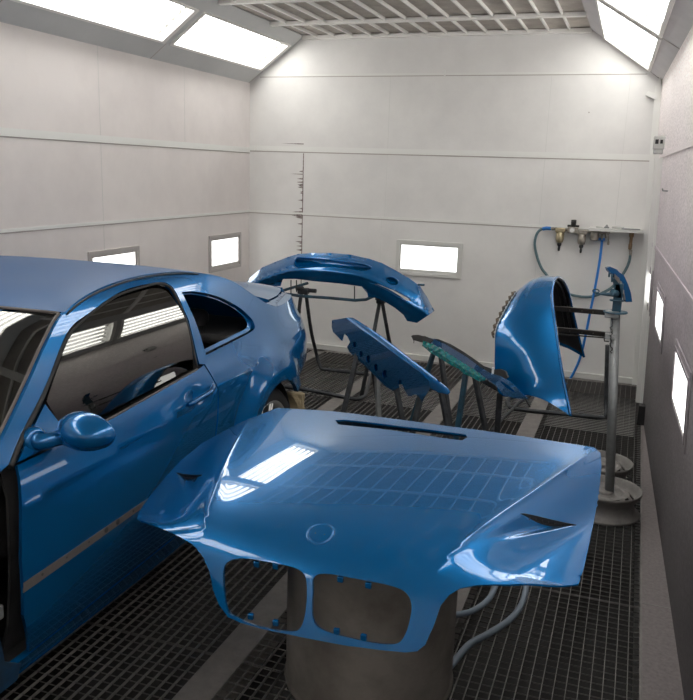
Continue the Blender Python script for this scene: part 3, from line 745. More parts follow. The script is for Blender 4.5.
# folded rims of the two grille openings and clip tabs
def off(lp, d):
    cx = sum(a[0] for a in lp) / len(lp); cy = sum(a[1] for a in lp) / len(lp)
    return [(a[0] + (cx - a[0]) * d, a[1] + (cy - a[1]) * d) for a in lp]
down = HM.to_3x3() @ Vector((0, .75, -.25))
for lp in (kl, kr):
    mb = MB(); n_ = len(lp); A = [mb._v(HW(*a)) for a in lp]; B = [mb._v(HW(*a) + down * .013) for a in lp]
    for i in range(n_): mb._f([A[i], A[(i + 1) % n_], B[(i + 1) % n_], B[i]])
    mb.shell(.002, (0, 0, 0)); mb.keep = True; mb.build('grille_rim', M['paint'], hood)
for px, py, gl in ((250, 619, -1), (275, 625.5, -1), (336, 634, 1), (363, 640, 1), (256, 562, -1), (275, 564, -1), (340, 577, 1), (368, 583, 1)):
    q = HW(*hinv(px, py, (gl * .2, 1.2))); s = -1 if py < 600 else 1
    MB().box(q + down * .006 + Vector((0, 0, .008 * s)), (.018, .012, .018), HM.to_3x3(), bev=.002).build('clip_tab', M['paint'], hood)
# inner reinforcement frame under the panel
mb = MB(); Hn = HM.to_3x3() @ Vector((0, 0, -1))
for (p0, q0, p1, q1) in ((-.62, .05, .62, .05), (-.62, .05, -.35, 1.0), (.62, .05, .35, 1.0), (-.35, 1.0, .35, 1.0), (-.5, .5, .5, .5)):
    for i in range(10):
        a, b = i / 10, (i + 1) / 10
        A = HW(p0 + (p1 - p0) * a, q0 + (q1 - q0) * a) + Hn * .022; B = HW(p0 + (p1 - p0) * b, q0 + (q1 - q0) * b) + Hn * .022
        mb.tube([A, B], .016, 8)
mb.build('inner_frame', M['inner'], hood)
# dark mesh behind the vent slots and the long air slot
for lp, nm in ((vr, 'vent_mesh'), (vl, 'vent_mesh'), (sl, 'air_slot_tray')):
    c_ = off(lp, -.03); mb = MB()
    dd = Hn * .022
    if nm == 'vent_mesh':
        mb.prism([HW(*a) + dd for a in c_], Hn * .003)
        for k in range(9):
            a = k / 8; i0 = .06 + .88 * a
            A = HW(lp[0][0] + (lp[5][0] - lp[0][0]) * i0, lp[0][1] + (lp[5][1] - lp[0][1]) * i0) + Hn * .01
            mb.tube([A + Vector((0, -.012, 0)), A + Vector((0, .012, .002))], .0014, 5)
        mb.build(nm, M['armdark'], hood)
        w = MB(); n_ = len(lp); A = [w._v(HW(*a)) for a in lp]; B = [w._v(HW(*a) + dd) for a in lp]
        for i in range(n_): w._f([A[i], A[(i + 1) % n_], B[(i + 1) % n_], B[i]])
        w.shell(.002, (0, 0, 0)); w.keep = True; w.build('vent_rim', M['black'], hood)
    else:
        w = MB(); n_ = len(lp); A = [w._v(HW(*a)) for a in lp]; B = [w._v(HW(*a) + dd * .3) for a in lp]
        for i in range(n_): w._f([A[i], A[(i + 1) % n_], B[(i + 1) % n_], B[i]])
        w.shell(.002, (0, 0, 0)); w.keep = True; w.build('air_slot_rim', M['paint'], hood)
        continue
        mb.tube([HW(lp[0][0] + (lp[3][0] - lp[0][0]) * k / 12, lp[0][1] + (lp[3][1] - lp[0][1]) * k / 12 + .012) + Hn * .03 for k in range(13)], .012, 6); mb.build('air_slot_tray', M['black'], hood)
for dx in (-.015, .015):
    c_ = (BADGE[0] + dx, BADGE[1] + .004); a = HW(*c_)
    mb = MB().lathe(a + Vector((0, 0, -.0005)), [(.0025, 0), (.0025, .001)], (0, -.35, 1), 10); mb.build('badge_hole', M['black'], hood)
# the drum
dc = Vector((-.757, 2.50, 0)); zt = .672
drum = thing('steel_drum', 'tall brown-grey steel drum standing under the blue car bonnet', 'drum', dc)
mb = MB(); R0 = .303
prof = [(R0 - .02, .012), (R0 + .004, .0), (R0 + .006, .012), (R0, .02)] + [(R0, z) for z in fr(.03, zt - .02, 60)] + [(R0 + .006, zt - .012), (R0 + .004, zt), (R0 - .010, zt), (R0 - .012, zt - .012)]
mb.lathe(dc, prof, (0, 0, 1), 64); mb.build('drum_body', M['drum'], drum)
MB().lathe(dc + Vector((.12, -.1, zt - .014)), [(.03, 0), (.03, .008), (.02, .010)], (0, 0, 1), 16).build('bung', M['drum'], drum)
# hoses on the grating behind the drum
def floorhose(pts, name, label, m, r, z):
    w = [P(a, b, Z=z) for a, b in pts]; mb = MB(); mb.tube([Vector(q) for q in spline([tuple(v) for v in w], 6)], r, 10)
    return tag(mb.build(name, M[m]), label, 'hose')
floorhose([(432, 676), (448, 668), (458, 657), (470, 644), (488, 634), (507, 622), (519, 609), (525, 594), (526, 578), (522, 560), (512, 545)], 'air_hose', 'grey air hose curving over the grating beside the drum, the nearer of two', 'hose', .0135, .015)
floorhose([(420, 620), (440, 617), (458, 614.5), (472, 611), (486, 602), (494, 590), (496, 577), (490, 560)], 'air_hose', 'grey air hose looping behind the drum, the farther of two', 'hose', .0125, .014)
# ================================================================== PARTS ON THEIR STANDS
def at(lst): return [P(a, b, Y=c) for a, b, c in lst]
def bar_leg(mb, px0, py0, Y0, px1, py1, Yf, w=.032, round_=True):
    """leg from a seen point to the floor, through a second seen direction"""
    a = P(px0, py0, Y=Y0)
    r0, r1 = P(px1, py1, Y=Yf), None
    d = r0 - a
    b = a + d * (a.z / (a.z - r0.z)) if abs(a.z - r0.z) > 1e-3 else r0
    b.z = 0
    mb.tube([a, b], w / 2, 8); return a, b
# ---- front bumper cover hung over a tube stand
A_ = [(243, 287), (247, 281), (252, 276), (262, 267.5), (275, 262), (288, 257), (298, 254), (312, 253), (330, 253), (350, 254.5), (370, 259), (382, 263), (395, 270), (408, 277.5), (420, 286), (427, 297), (434.5, 311)]
low = [(417, 323), (407, 321), (403.5, 315), (395, 308), (383, 300.6), (375, 297.3), (368, 297), (366.7, 290), (361.6, 286.5), (340, 283.6), (312, 281), (296, 279), (283, 279), (280.4, 286), (275, 286.5), (272, 287.5), (269, 287), (259, 288), (250, 288)]
def luty(T_, x):
    return lut(T_, x)
LT_ = [(243, 287)] + [(x, y) for x, y in reversed(low) if x < 360] + [(375, 297), (395, 308), (417, 323), (434.5, 326)]
def BD(px, py):
    a = luty(A_, px); b = lut([(243, 290), (260, 289), (283, 282), (312, 283), (340, 286), (365, 291), (383, 301), (403, 316), (417, 325), (434.5, 326)], px)
    t = max(0, min(1, (py - a) / max(4, b - a)))
    e = abs(px - 338) / 95
    return 6.26 + .10 * e * e - .20 * math.sin(t * 2.4) - .02 * math.sin(max(0, min(1, (t - .45) / .25)) * math.pi)
FB = lambda px, py: P(px, py, Y=BD(px, py))
cen = P(338, 300, Y=6.2)
bum = thing('bumper_cover', 'blue bumper cover with a grille slot and round lamp hole, hung by the back wall', 'bumper cover', (cen.x, cen.y, .9))
slit = [(369, 282.8), (377.5, 284), (386, 287), (395, 290.3), (409, 298), (411.4, 301), (403.5, 300), (397, 296.5), (389, 292), (377, 286)]
rec = spline([(294, 262), (296, 258.3), (301, 257.4), (322, 259), (340, 261), (361.6, 264), (371, 266.6), (369.6, 269.6), (361, 271), (340, 267.6), (318, 267.5), (299, 268.4), (294, 266)], 2, True)
fog = [(392 + 6.3 * math.cos(a) , 281 + 3.8 * math.sin(a) + 1.3 * math.cos(a)) for a in [k * math.pi / 10 for k in range(20)]]
o = cdt(A_ + low, [slit, rec, fog], FB, 2.4, .006, (0, -1, .3), 'bumper_skin', M['paint'], bum)
for lp, nm in ((rec, 'grille_recess'), (fog, 'lamp_recess')):
    mb = MB(); cx = sum(a[0] for a in lp) / len(lp); cy = sum(a[1] for a in lp) / len(lp)
    rings = [[FB(*a) for a in lp], [FB(*a) + Vector((0, .05, -.012)) for a in lp]]
    V = [[mb._v(p) for p in r] for r in rings]; n_ = len(lp)
    for i in range(n_): mb._f([V[0][i], V[0][(i + 1) % n_], V[1][(i + 1) % n_], V[1][i]])
    cv = mb._v(FB(cx, cy) + Vector((0, .055, -.012)))
    if nm == 'grille_recess':
        m2 = n_ // 2
        for i in range(n_): mb._f([V[1][i], V[1][(i + 1) % n_], cv])
    else:
        for i in range(n_): mb._f([V[1][i], V[1][(i + 1) % n_], cv])
    mb.shell(.003, (0, -1, 0)); mb.keep = True; mb.build(nm, M['paint'], bum)
# returned lower lip, curling under and back
mb = MB(); lipc = [(403.5, 315), (395, 308), (383, 300.6), (375, 297.3), (368, 294), (361.6, 286.5), (340, 283.6), (312, 281), (296, 279), (283, 279)]
L0 = [FB(*a) for a in dens(lipc, 5, False)]
mb.grid(lambda i, k: L0[i] + Vector((0, .05 * k, .012 * k + .004 * k * k)), range(len(L0)), range(4)); mb.shell(.004, (0, 0, -1)); mb.keep = True; mb.build('lower_lip', M['paint'], bum)
mb = MB(); mb.tube([P(418, 284.5, Y=6.3), P(424.5, 285, Y=6.3)], .009, 6); mb.build('fixing_pin', M['tubeteal'], bum)
# ---- the stand under it
st = thing('panel_stand', 'dark tube stand with hooped foot under the blue bumper cover by the back wall', 'stand', (P(340, 380, Z=0).x, 6.3, 0))
YS = 6.32
mb = MB(); hub = P(303.5, 291, Y=YS); rt = P(381, 300, Y=YS)
# left hoop: two legs and rounded foot
f1 = P(318, 368, Z=.016); f2 = P(299, 368, Z=.016); f3 = P(300, 388, Z=.016)
pts = [hub + Vector((.02, 0, 0)), P(311, 330, Y=(YS + f1.y) / 2 + .03), f1 + Vector((-.015, .0, .12)), f1 + Vector((.03, -.015, .02)), f1 + Vector((.09, -.02, .0)), P(366, 374, Z=.016), P(369.5, 379, Z=.016), P(366, 392, Z=.016), P(361, 398, Z=.016), P(352, 398.5, Z=.016), P(325, 393, Z=.016), P(290, 387, Z=.016), P(262, 384, Z=.016), P(256, 375, Z=.016)]
pts.append(hub + Vector((-.10, -.05, -.55))); pts.append(hub + Vector((-.02, 0, -.02)))
mb.tube([Vector(q) for q in spline([tuple(v) for v in pts], 5)], .0165, 8); mb.build('foot_hoop', M['tubedark'], st)
mb = MB(); g1 = P(372, 340, Y=YS + .25); g2 = P(389, 345, Y=YS - .1)
for g, dx in ((P(367.5, 374.5, Z=.016), -.012), (P(366, 390, Z=.016), .012)):
    pass
a1, b1 = rt + Vector((-.012, 0, -.02)), P(361, 395, Z=.016)
mb.tube([a1, P(374, 332, Y=6.17), P(361.5, 396, Z=.02)], .0165, 8); mb.build('leg', M['tubedark'], st)
mb = MB(); mb.tube([rt + Vector((.012, 0, -.02)), P(389, 340, Y=6.46), P(392, 362, Z=.03) if False else P(393, 357, Y=6.60), Vector((P(393, 357, Y=6.6).x + .02, 6.72, .0))], .0165, 8); mb.build('leg', M['tubedark'], st)
# top rail (dusted blue) with hooks and clamps
mb = MB(); rl = [(282, 291), (284, 293.5), (300, 296), (330, 298), (355, 300.3), (366, 299.5), (373, 296.5), (381, 296)]
mb.tube([P(a, b, Y=YS - .10 + .10 * max(0, (a - 360) / 21)) for a, b in rl], .013, 8); mb.tube([P(282, 291, Y=YS - .1), P(288, 289, Y=YS - .02), P(308, 283, Y=YS + .10)], .013, 8); mb.build('top_rail', M['tubeteal'], st)
mb = MB()
for x0, ya, yb in ((291, 280, 294), (296.5, 280, 292), (354.5, 286, 300.5), (375.8, 284, 300)): mb.tube([P(x0, ya, Y=YS - .10), P(x0, yb, Y=YS - .10)], .005, 6)
mb.build('hook', M['tubedark'], st)
mb = MB(); mb.box(hub, (.09, .07, .05), bev=.008); mb.tube([hub + Vector((-.03, 0, .01)), P(316, 291, Y=YS)], .018, 8); mb.box(rt + Vector((0, 0, -.005)), (.07, .06, .05), bev=.008); mb.tube([hub + Vector((0, -.02, .03)), hub + Vector((-.02, -.1, .03))], .016, 8)
mb.build('clamp', M['tubedark'], st)
# ---- side skirt with a row of holes, on a trestle
def SKY(px): return 5.35 - (px - 332) / 118 * .95
def band(outer, holes, Yf, th, toward, name, m, parent, step=2.2): return cdt(outer, holes, lambda x, y: P(x, y, Y=Yf(x, y)), step, th, toward, name, m, parent)
skc = P(390, 360, Y=4.9)
sk = thing('side_skirt', 'long blue side skirt with a row of round holes, sloping down across the trestle', 'side skirt', skc)
face = [(332, 320), (336.5, 319.5), (345, 318), (372, 337), (400, 358), (420, 372), (429, 381), (430, 388), (427, 393), (422, 401.5), (418.5, 396), (415, 394), (411, 396.5), (408, 396), (404, 389), (400.5, 379.5), (398, 381), (398.5, 388), (393, 391), (385, 386), (376, 377), (366, 367), (357, 359), (349, 351.5), (347, 347), (350, 342), (347.5, 336.5), (344, 333.5), (342, 341), (338.5, 337.5), (333, 332), (331.6, 327)]
def dsk(x, y):
    u = ((x - 345) * 84 - (y - 318) * 0) / 84
    tp = 318 + (x - 345) * .755; t = (y - tp) / 26
    return SKY(x) + .05 * t
holes = []
for cx, cy, r in ((341.6, 336, 2.6), (354.5, 344.5, 2.6), (361, 354, 2.6), (368.5, 359, 3.3), (376, 367.5, 3.1), (385, 374, 3.5)):
    holes.append([(cx + r * .72 * math.cos(a), cy + r * 1.15 * math.sin(a)) for a in [k * math.pi / 7 for k in range(14)]])
holes = holes[1:]
band(face, holes, dsk, .004, (0, -1, -.2), 'skirt_face', M['paint'], sk)
top = [(345, 318), (349, 317.2), (353, 317.8), (357, 320), (383, 337), (410, 358), (430, 373), (449, 389.5), (450, 392), (447.5, 394.5), (438, 392.5), (430, 388), (429, 381), (420, 372), (400, 358), (372, 337)]
def dtop(x, y):
    tp = 318 + (x - 345) * .755
    t = max(0, min(1., (tp - y + 3) / 16)); return SKY(x) + .13 * (1 - math.sqrt(1 - t * t * .98))
band(top, [], dtop, .004, (0, -1, .6), 'skirt_top', M['paint'], sk)
band([(352, 330), (358, 333), (380, 351), (405, 371), (404, 384), (392, 385), (375, 372), (357, 355), (350, 349)], [], lambda x, y: dsk(x, y) + .03, .003, (0, -1, -.2), 'skirt_backing', M['paint'], sk)
mb = MB(); hb_ = [P(x, y, Y=dsk(x, y) + .03) for x, y in ((336, 324), (360, 343), (385, 362), (405, 377), (424, 392))]
mb.tube(hb_, .012, 6); mb.build('stiffener', M['inner'], sk)
DYL = .10
def trestle(label, tops, legs, m1='tubedark', m2=None, group=None):
    base = sum((Vector(t) for t in tops), Vector()) / len(tops)
    t_ = thing('trestle', label, 'trestle', (base.x, base.y, 0))
    mb = MB(); mb.tube(tops, .016, 8); mb.build('crossbar', M['tubedark'], t_)
    for (a, b, mm) in legs: MB().box((a + b) / 2, (.034, .026, (a - b).length), (a - b).to_track_quat('Z', 'Y').to_matrix(), bev=.004).build('leg', M[mm], t_)
    for (a, b, mm) in legs:
        MB().box((b.x, b.y, .012), (.04, .04, .024), bev=.004).build('foot', M['rubber'], t_)
    return t_
def leg(px0, py0, Y0, px1, py1, Y1):
    Y0 += DYL; Y1 += DYL
    a = P(px0, py0, Y=Y0); c = P(px1, py1, Y=Y1); d = c - a; b = a + d * (a.z / (a.z - c.z)); b.z = .012; return a, b
l1 = leg(358.5, 350, 5.14, 343, 415, 4.92); l2 = leg(377, 372, 5.02, 378.5, 416, 5.00); l2b = leg(373, 366, 5.06, 380, 417, 5.22)
tops = [P(357, 349, Y=5.30), P(379, 369, Y=5.14)]
trestle('dark trestle under the holed side skirt, its upper left support', tops, [(*l1, 'tubedark'), (*l2, 'steel'), (*l2b, 'tubedark')])
l3 = leg(396, 386, 4.84, 402.5, 422, 4.78); l4 = leg(421, 396, 4.62, 415, 422, 4.58); l5 = leg(441, 388, 4.72, 448.5, 424, 4.70)
tops = [P(395, 378, Y=5.0), P(421, 391, Y=4.80), P(441, 386, Y=4.84)]
trestle('dark trestle under the lower right end of the holed side skirt', tops, [(*l3, 'tubedark'), (*l4, 'tubedark'), (leg(441, 391, 4.70, 447, 424, 4.66)[0], leg(441, 391, 4.70, 447, 424, 4.66)[1], 'tubedark')])
# ---- narrow trim panel with a masked underside, on two legs pairs
cz = P(460, 362, Y=5.4)
tp_ = thing('trim_panel', 'narrow blue and black trim panel with teal film underneath, beside the holed skirt', 'car panel', cz)
def dY(x, y): return 5.55 - (x - 412) / 113 * 1.95 + (lut([(412, 338), (445, 349), (480, 371), (500, 384), (527, 399)], x) - y) * .003
DYL = 0
blade = [(411, 336.5), (413, 335), (418, 334.8), (425, 336.5), (434, 339), (445, 344), (456, 350.5), (468, 358), (480, 367), (490, 373), (500, 376), (510, 381.5), (518, 389), (525.5, 397.5), (527.5, 399), (523, 399), (512, 397.5), (504, 396), (499.5, 389.5), (494, 384), (486, 378), (476, 371), (466, 365), (452, 355.5), (440, 347.5), (430, 343), (421, 342), (414, 340)]
band(blade, [spline([(500, 381), (504, 382.5), (510, 387), (515, 392), (510, 390), (504, 386)], 2, True)], lambda x, y: dY(x, y), .006, (0, -1, .5), 'panel_skin', M['paint'], tp_)
bk = [(411, 336), (413, 335), (418, 334.8), (427, 337), (434, 340), (430, 343.2), (421, 342.3), (414, 340.3)]
band(bk, [], lambda x, y: dY(x, y) - .006, .004, (0, -1, .5), 'black_tip', M['black'], tp_)
ed = [(433, 338.7), (438, 339), (450, 344), (462, 351), (473, 358.5), (484, 366.5), (483, 369.5), (476, 364.5), (466, 357.3), (455, 350.5), (444, 344)]
band(ed, [], lambda x, y: dY(x, y) + .012 - .03 * 0, .005, (0, -1, .6), 'edge_seal', M['rubber'], tp_)
br = [(483, 366), (488, 367.5), (493, 369.5), (500, 369), (505, 371), (507.5, 377), (505, 378.5), (499, 375.5), (492, 374), (485, 370)]
band(br, [], lambda x, y: dY(x, y) + .02, .008, (0, -1, .5), 'bracket', M['rubber'], tp_)
mb = MB(); mb.box(P(493, 371, Y=dY(493, 371) + .004), (.012, .01, .038)); mb.build('bracket_clip', M['white_mark'], tp_)
mb = MB(); us = [(423, 345.5), (431, 348), (441, 354), (452, 361), (462, 366.5), (471, 372), (480, 377)]
C_ = [P(a, b, Y=dY(a, b) + .01) for a, b in dens(us, 3, False)]; ro = random.Random(3)
mb.tube(C_, .008, 6); mb.build('film_roll', M['tape'], tp_)
film = [(423, 340.5), (432, 344), (442, 349.5), (455, 358), (468, 366), (478, 372.5), (483.5, 377.5), (483, 381), (479.5, 381.5), (471, 377), (463, 373.5), (459, 369), (452, 366), (444, 361), (437, 356.5), (430, 352.5), (422.5, 346)]
band(film, [], lambda x, y: dY(x, y) - .012 + .010 * math.sin(x * .9 + y * .4) * math.cos(y * .8 - x * .3) + .012 * max(0, y - lut([(422, 343), (483, 379)], x)) * .6, .012, (0, -1, -.3), 'masking_film', M['tape'], tp_, 1.4)
mb = MB(); mb.tube([P(412, 337, Y=dY(412, 337)), P(414, 341, Y=dY(414, 341)), P(413.6, 343, Y=dY(413, 341))], .003, 5); mb.tube([P(487, 380, Y=dY(487, 380)), P(490, 384, Y=dY(487, 380))], .003, 5); mb.tube([P(525, 398, Y=dY(525, 398)), P(530, 407, Y=dY(525, 398))], .004, 5); mb.build('fixing_clip', M['black'], tp_)
Y5 = 5.62
q = [(leg(433.5, 353, 5.33, 426, 377, 5.36), 'tubeteal'), (leg(441, 356, 5.26, 450, 427, 5.20), 'tubedark')]
trestle('two-legged trestle under the upper end of the teal-masked trim panel', [P(432, 350, Y=5.36), P(443, 356.5, Y=5.26)], [(*a, m_) for a, m_ in q])
q = [(leg(466, 372, 4.90, 458, 427, 4.84), 'tubeteal'), (leg(475, 377, 4.80, 485, 428, 4.76), 'tubedark'), (leg(500, 393, 4.44, 497.5, 427, 4.46), 'tubedark')]
trestle('three-legged trestle under the lower end of the teal-masked trim panel', [P(465, 370.5, Y=4.92), P(476, 376.5, Y=4.80), P(500, 390, Y=4.45)], [(*a, m_) for a, m_ in q])
# ---- bumper cover draped over the arms of the pole stand: a hoop seen from its end
Rp = [(570.5, 416, 4.08), (566, 393, 4.12), (561, 366, 4.17), (556.5, 335, 4.24), (553, 308, 4.34), (552, 293, 4.44), (553.5, 283, 4.54), (556.5, 277.5, 4.66), (560.5, 278, 4.80), (564.5, 283, 4.94), (569, 294, 5.08), (573, 312, 5.2), (578, 334, 5.28), (584, 357, 5.33)]
Lp = [(505, 397, 4.20), (498, 391, 4.22), (495, 372, 4.24), (494.8, 350, 4.26), (496, 330, 4.31), (503, 314, 4.40), (511, 300, 4.50), (518, 290, 4.62), (527, 284, 4.76), (536, 281, 4.90), (541, 286, 5.04), (544, 298, 5.16), (546, 315, 5.24), (548, 342, 5.3)]
Rw = spline([tuple(P(*a[:2], Y=a[2])) for a in Rp], 5); Lw = spline([tuple(P(*a[:2], Y=a[2])) for a in Lp], 5)
NN = len(Rw) - 1
def RB(i, t):
    a = Vector(Rw[i]); b = Vector(Lw[i]); s_ = i / NN
    w = b + (a - b) * t
    # normal of the hoop, outwards
    j0, j1 = max(0, i - 2), min(NN, i + 2)
    tn = (Vector(Rw[j1]) - Vector(Rw[j0])).normalized(); ax = (a - b).normalized(); nr = tn.cross(ax).normalized()
    if nr.dot(Vector((0, -1, .2)) if s_ < .35 else (Vector((0, 0, 1)) if s_ < .65 else Vector((0, 1, .2)))) < 0: nr = -nr
    d = .030 * math.sin(math.pi * t) - .004 * math.exp(-((t - .45) / .06) ** 2) * sm(.2, .4, s_)
    d *= 1 if s_ > .08 else 1
    low_ = .05 * math.sin(math.pi * t) * (1 - sm(0, .12, s_))    # concave wheel-arch edge
    return w + nr * d + Vector((0, 0, low_))
rb = thing('bumper_cover', 'blue bumper cover draped ends down over the arms of the pole stand', 'bumper cover', (P(540, 340, Y=4.7).x, 4.7, .6))
mb = MB(); mb.grid(RB, range(NN + 1), fr(0, 1, 22)); mb.shell(.005, (0, 0, 1)); mb.keep = True
mb.build('bumper_skin', M['paint'], rb)
mb = MB()
def RI(i, t):
    a = RB(i, t); m_ = Vector((Rw[NN // 2][0], 4.7, .75)); c = Vector((a.x, 4.7, min(.80, a.z)))
    return a + (c - a).normalized() * .010
mb.grid(RI, range(1, NN), fr(.02, .985, 16)); mb.shell(.003, (0, 0, -1)); mb.keep = True; mb.build('inner_face', M['black'], rb)
mb = MB()
for t in (.78, .62): mb.tube([RI(i, t) + (Vector((0, 4.7, .7)) - Vector((0, RI(i, t).y, RI(i, t).z))).normalized() * .012 for i in range(NN // 2 + 2, NN - 3, 3)], .010, 6)
mb.build('inner_rib', M['black'], rb)
MB().tube([RB(i, 1.0) for i in range(0, NN + 1)], .008, 8).build('edge_flange', M['paint'], rb)
M['braid'] = mat('brown_bracket', (.17, .13, .09), .6, .3, noise=(40, (.06, .05, .04), .4, .6))
mb = MB()
for i in range(18, 34, 2):
    a = RB(i, 0) + Vector((-.006, -.01, 0)); b = RB(i + 2, 0) + Vector((-.006, -.01, 0)); mb.tube([a, (a + b) / 2 + Vector((-.012, 0, .006)), b], .005, 6); mb.box((a + b) / 2 + Vector((-.006, 0, 0)), (.014, .02, .016), bev=.003)
mb.build('mounting_bracket', M['braid'], rb)
# ---- grey pole stand on two steel wheel rims
ps = P(610, 489, Z=.15); YPx = ps.y
pole = thing('pole_stand', 'grey pole stand planted in an old wheel rim near the right wall', 'stand', (ps.x, YPx, 0))
tpz = P(615.5, 312, Y=YPx)
MB().tube([Vector((ps.x, YPx, .12)), tpz], .0245, 16).build('pole', M['steel'], pole)
mb = MB(); mb.lathe((tpz.x, YPx, tpz.z - .004), [(.060, 0), (.062, .003), (.060, .008)], (0, 0, 1), 24); mb.lathe((tpz.x, YPx, tpz.z + .058), [(.036, 0), (.036, .007)], (0, 0, 1), 20)
mb.box((tpz.x + .004, YPx, tpz.z + .075), (.045, .03, .15), bev=.004); mb.build('top_flange', M['tubeteal'], pole)
for (py, px1, py1, Yb) in ((313.5, 545, 307.5, 4.62), (335.5, 545, 328, 4.62)):
    a = P(617, py, Y=YPx); b = P(px1, py1, Y=4.66)
    ao = MB().box((a + b) / 2, (.026, .026, (a - b).length), (a - b).to_track_quat('Z', 'Y').to_matrix(), bev=.003).build('arm', M['armdark'], pole)
    mb = MB()
    for k in (.3, .45, .62): 
        c = a + (b - a) * k; mb.lathe(c + Vector((0, -.0125, 0)), [(.005, -.002), (.005, .002)], (0, 1, 0), 8)
    mb.build('arm_hole', M['zinc'], ao)
a = P(614, 338.5, Y=YPx); b = P(545, 333, Y=4.6); MB().tube([a, b], .004, 6).build('thin_rod', M['armdark'], pole)
mb = MB(); mb.box(P(610, 336, Y=YPx - .01), (.05, .05, .03), bev=.004); mb.box(P(612, 314, Y=YPx), (.07, .07, .035), bev=.004); mb.build('arm_clamp', M['steel'], pole)
mb = MB(); mb.tube([P(a_, b_, Y=YPx - .03) for a_, b_ in ((604, 337), (604.5, 341), (609, 341.5))], .004, 6)
ro = random.Random(5); pts = [P(611.5 + ro.uniform(-1.6, 1.2), 318 + k * 1.6, Y=YPx - .035) for k in range(23)]
mb.tube(pts, .0032, 5); mb.build('wire_hook', M['black'], pole)
def steelrim(name, label, px, py, zt_, r=.192, hh=.175, grp='steel wheel rims used as stand bases'):
    c = P(px, py, Z=zt_); base = Vector((c.x, c.y, 0)); t_ = thing(name, label, 'wheel rim', base, grp)
    mb = MB()
    pr = [(r * .955, zt_ - hh), (r, zt_ - hh + .004), (r * .98, zt_ - hh + .016), (r * .86, zt_ - hh + .028), (r * .80, zt_ - .075), (r * .88, zt_ - .045), (r * .965, zt_ - .022), (r * .99, zt_ - .014), (r, zt_ - .002), (r * .985, zt_), (r * .955, zt_ - .008), (r * .88, zt_ - .028), (r * .83, zt_ - .052), (r * .80, zt_ - .05)]
    mb.lathe(base, pr, (0, 0, 1), 56, caps=False); mb.build('rim_barrel', M['rim'], t_)
    # disc with hand holes
    n_ = 12; mb = MB()
    def disc(x, y):
        q = math.hypot(x, y) / r
        z = zt_ - .05 + .03 * sm(.80, .62, q) - .022 * sm(.52, .40, q) + .012 * sm(.3, .2, q)
        return Vector((c.x + x, c.y + y, z))
    ou = [(r * .83 * math.cos(k * 2 * math.pi / 48), r * .83 * math.sin(k * 2 * math.pi / 48)) for k in range(48)]
    hs = []
    for k in range(n_):
        a0 = k * 2 * math.pi / n_; rr = r * .72
        hs.append([(rr * math.cos(a0) + math.cos(a0) * dx - math.sin(a0) * dy, rr * math.sin(a0) + math.sin(a0) * dx + math.cos(a0) * dy) for dx, dy in ((-.012, -.015), (.012, -.018), (.012, .018), (-.012, .015))])
    cdt(ou, hs, disc, .014, .004, (0, 0, 1), 'rim_disc', M['rim'], t_)
    MB().lathe((c.x, c.y, zt_ - .040), [(.040, -.01), (.040, .014), (.032, .020)], (0, 0, 1), 20).build('hub_cap', M['rim'], t_)
    return c
c1 = steelrim('wheel_rim', 'dusty steel wheel rim at the foot of the grey pole, the nearer of two', 606, 487, .165, .190, .145)
c2 = steelrim('wheel_rim', 'dusty steel wheel rim lying behind the one at the foot of the grey pole', 600, 460, .165, .190, .145)
# ---- small curved bracket panel on top of the pole
YT = YPx
bp_ = thing('wing_bracket', 'small curved blue bracket panel mounted on top of the grey pole', 'car panel', P(620, 285, Y=YT))
o1 = [(607, 267.5), (610, 266.5), (617, 269.5), (619, 272), (624, 275.5), (628, 284), (631, 293), (632.2, 302), (626, 302), (624.5, 295), (622, 288), (618, 281), (613, 275), (608.5, 271)]
def dw(x, y): return YT - .03 + .0022 * (x - 607)
band(o1, [], dw, .028, (-.4, -1, .2), 'curved_face', M['paint'], bp_, 1.6)
o2 = [(615, 274), (619, 278), (622.4, 285), (624.6, 294), (625.6, 300), (624.8, 300), (623, 292), (620, 285), (615, 278)]
band(o2, [], lambda x, y: dw(x, y) - .012, .008, (-.4, -1, .2), 'highlight_strip', M['zinc'], bp_, 1.6)  # thin highlight on the curved face, put on as a pale strip
mb = MB(); mb.box(P(617.5, 288, Y=YT), (.035, .03, .11), Matrix.Rotation(-.25, 3, 'Y'), bev=.004)
mb.tube([P(612, 292.5, Y=YT - .02), P(617, 293.5, Y=YT)], [.02, .022], 8); mb.tube([P(609.5, 272, Y=YT - .04), P(609, 277, Y=YT - .04)], .006, 6); mb.tube([P(612, 274, Y=YT - .04), P(612, 282, Y=YT - .04)], .006, 6); mb.build('bracket_foot', M['tubeteal'], bp_)
mb = MB(); mb.tube([P(594.5, 292.3, Y=YT - .03), P(600, 294, Y=YT - .03), P(608, 294.3, Y=YT - .02), P(617, 294.5, Y=YT)], [.006, .005, .010, .014], 8)
rc = P(596, 291, Y=YT - .03); mb.tube([rc + Vector((.016 * math.cos(k * math.pi / 6), 0, .009 * math.sin(k * math.pi / 6))) for k in range(12)], .0035, 6, closed=True); mb.build('ring_arm', M['tubeteal'], bp_)
# ---- second tube stand behind the draped bumper
s2 = thing('panel_stand', 'dark tube stand lying low behind the draped bumper cover and the pole', 'stand', P(560, 400, Z=0))
w = [P(607.5, 345, Y=6.22), P(606, 400, Y=6.24), P(606, 414, Z=.05), P(602, 417.5, Z=.018), P(560, 413.5, Z=.018), P(516, 409, Z=.018), P(509, 405.5, Z=.018), P(508, 400, Z=.018), P(514, 396, Z=.018), P(538, 385, Z=.018), P(560, 378, Z=.018)]
MB().tube([Vector(q) for q in spline([tuple(v) for v in w], 5)], .0165, 8).build('foot_hoop', M['tubedark'], s2)
MB().tube([P(541, 388, Z=.018), P(520, 402, Z=.018), P(500, 421, Z=.018), P(492, 431, Z=.018)], .013, 8).build('foot_bar', M['tubedark'], s2)
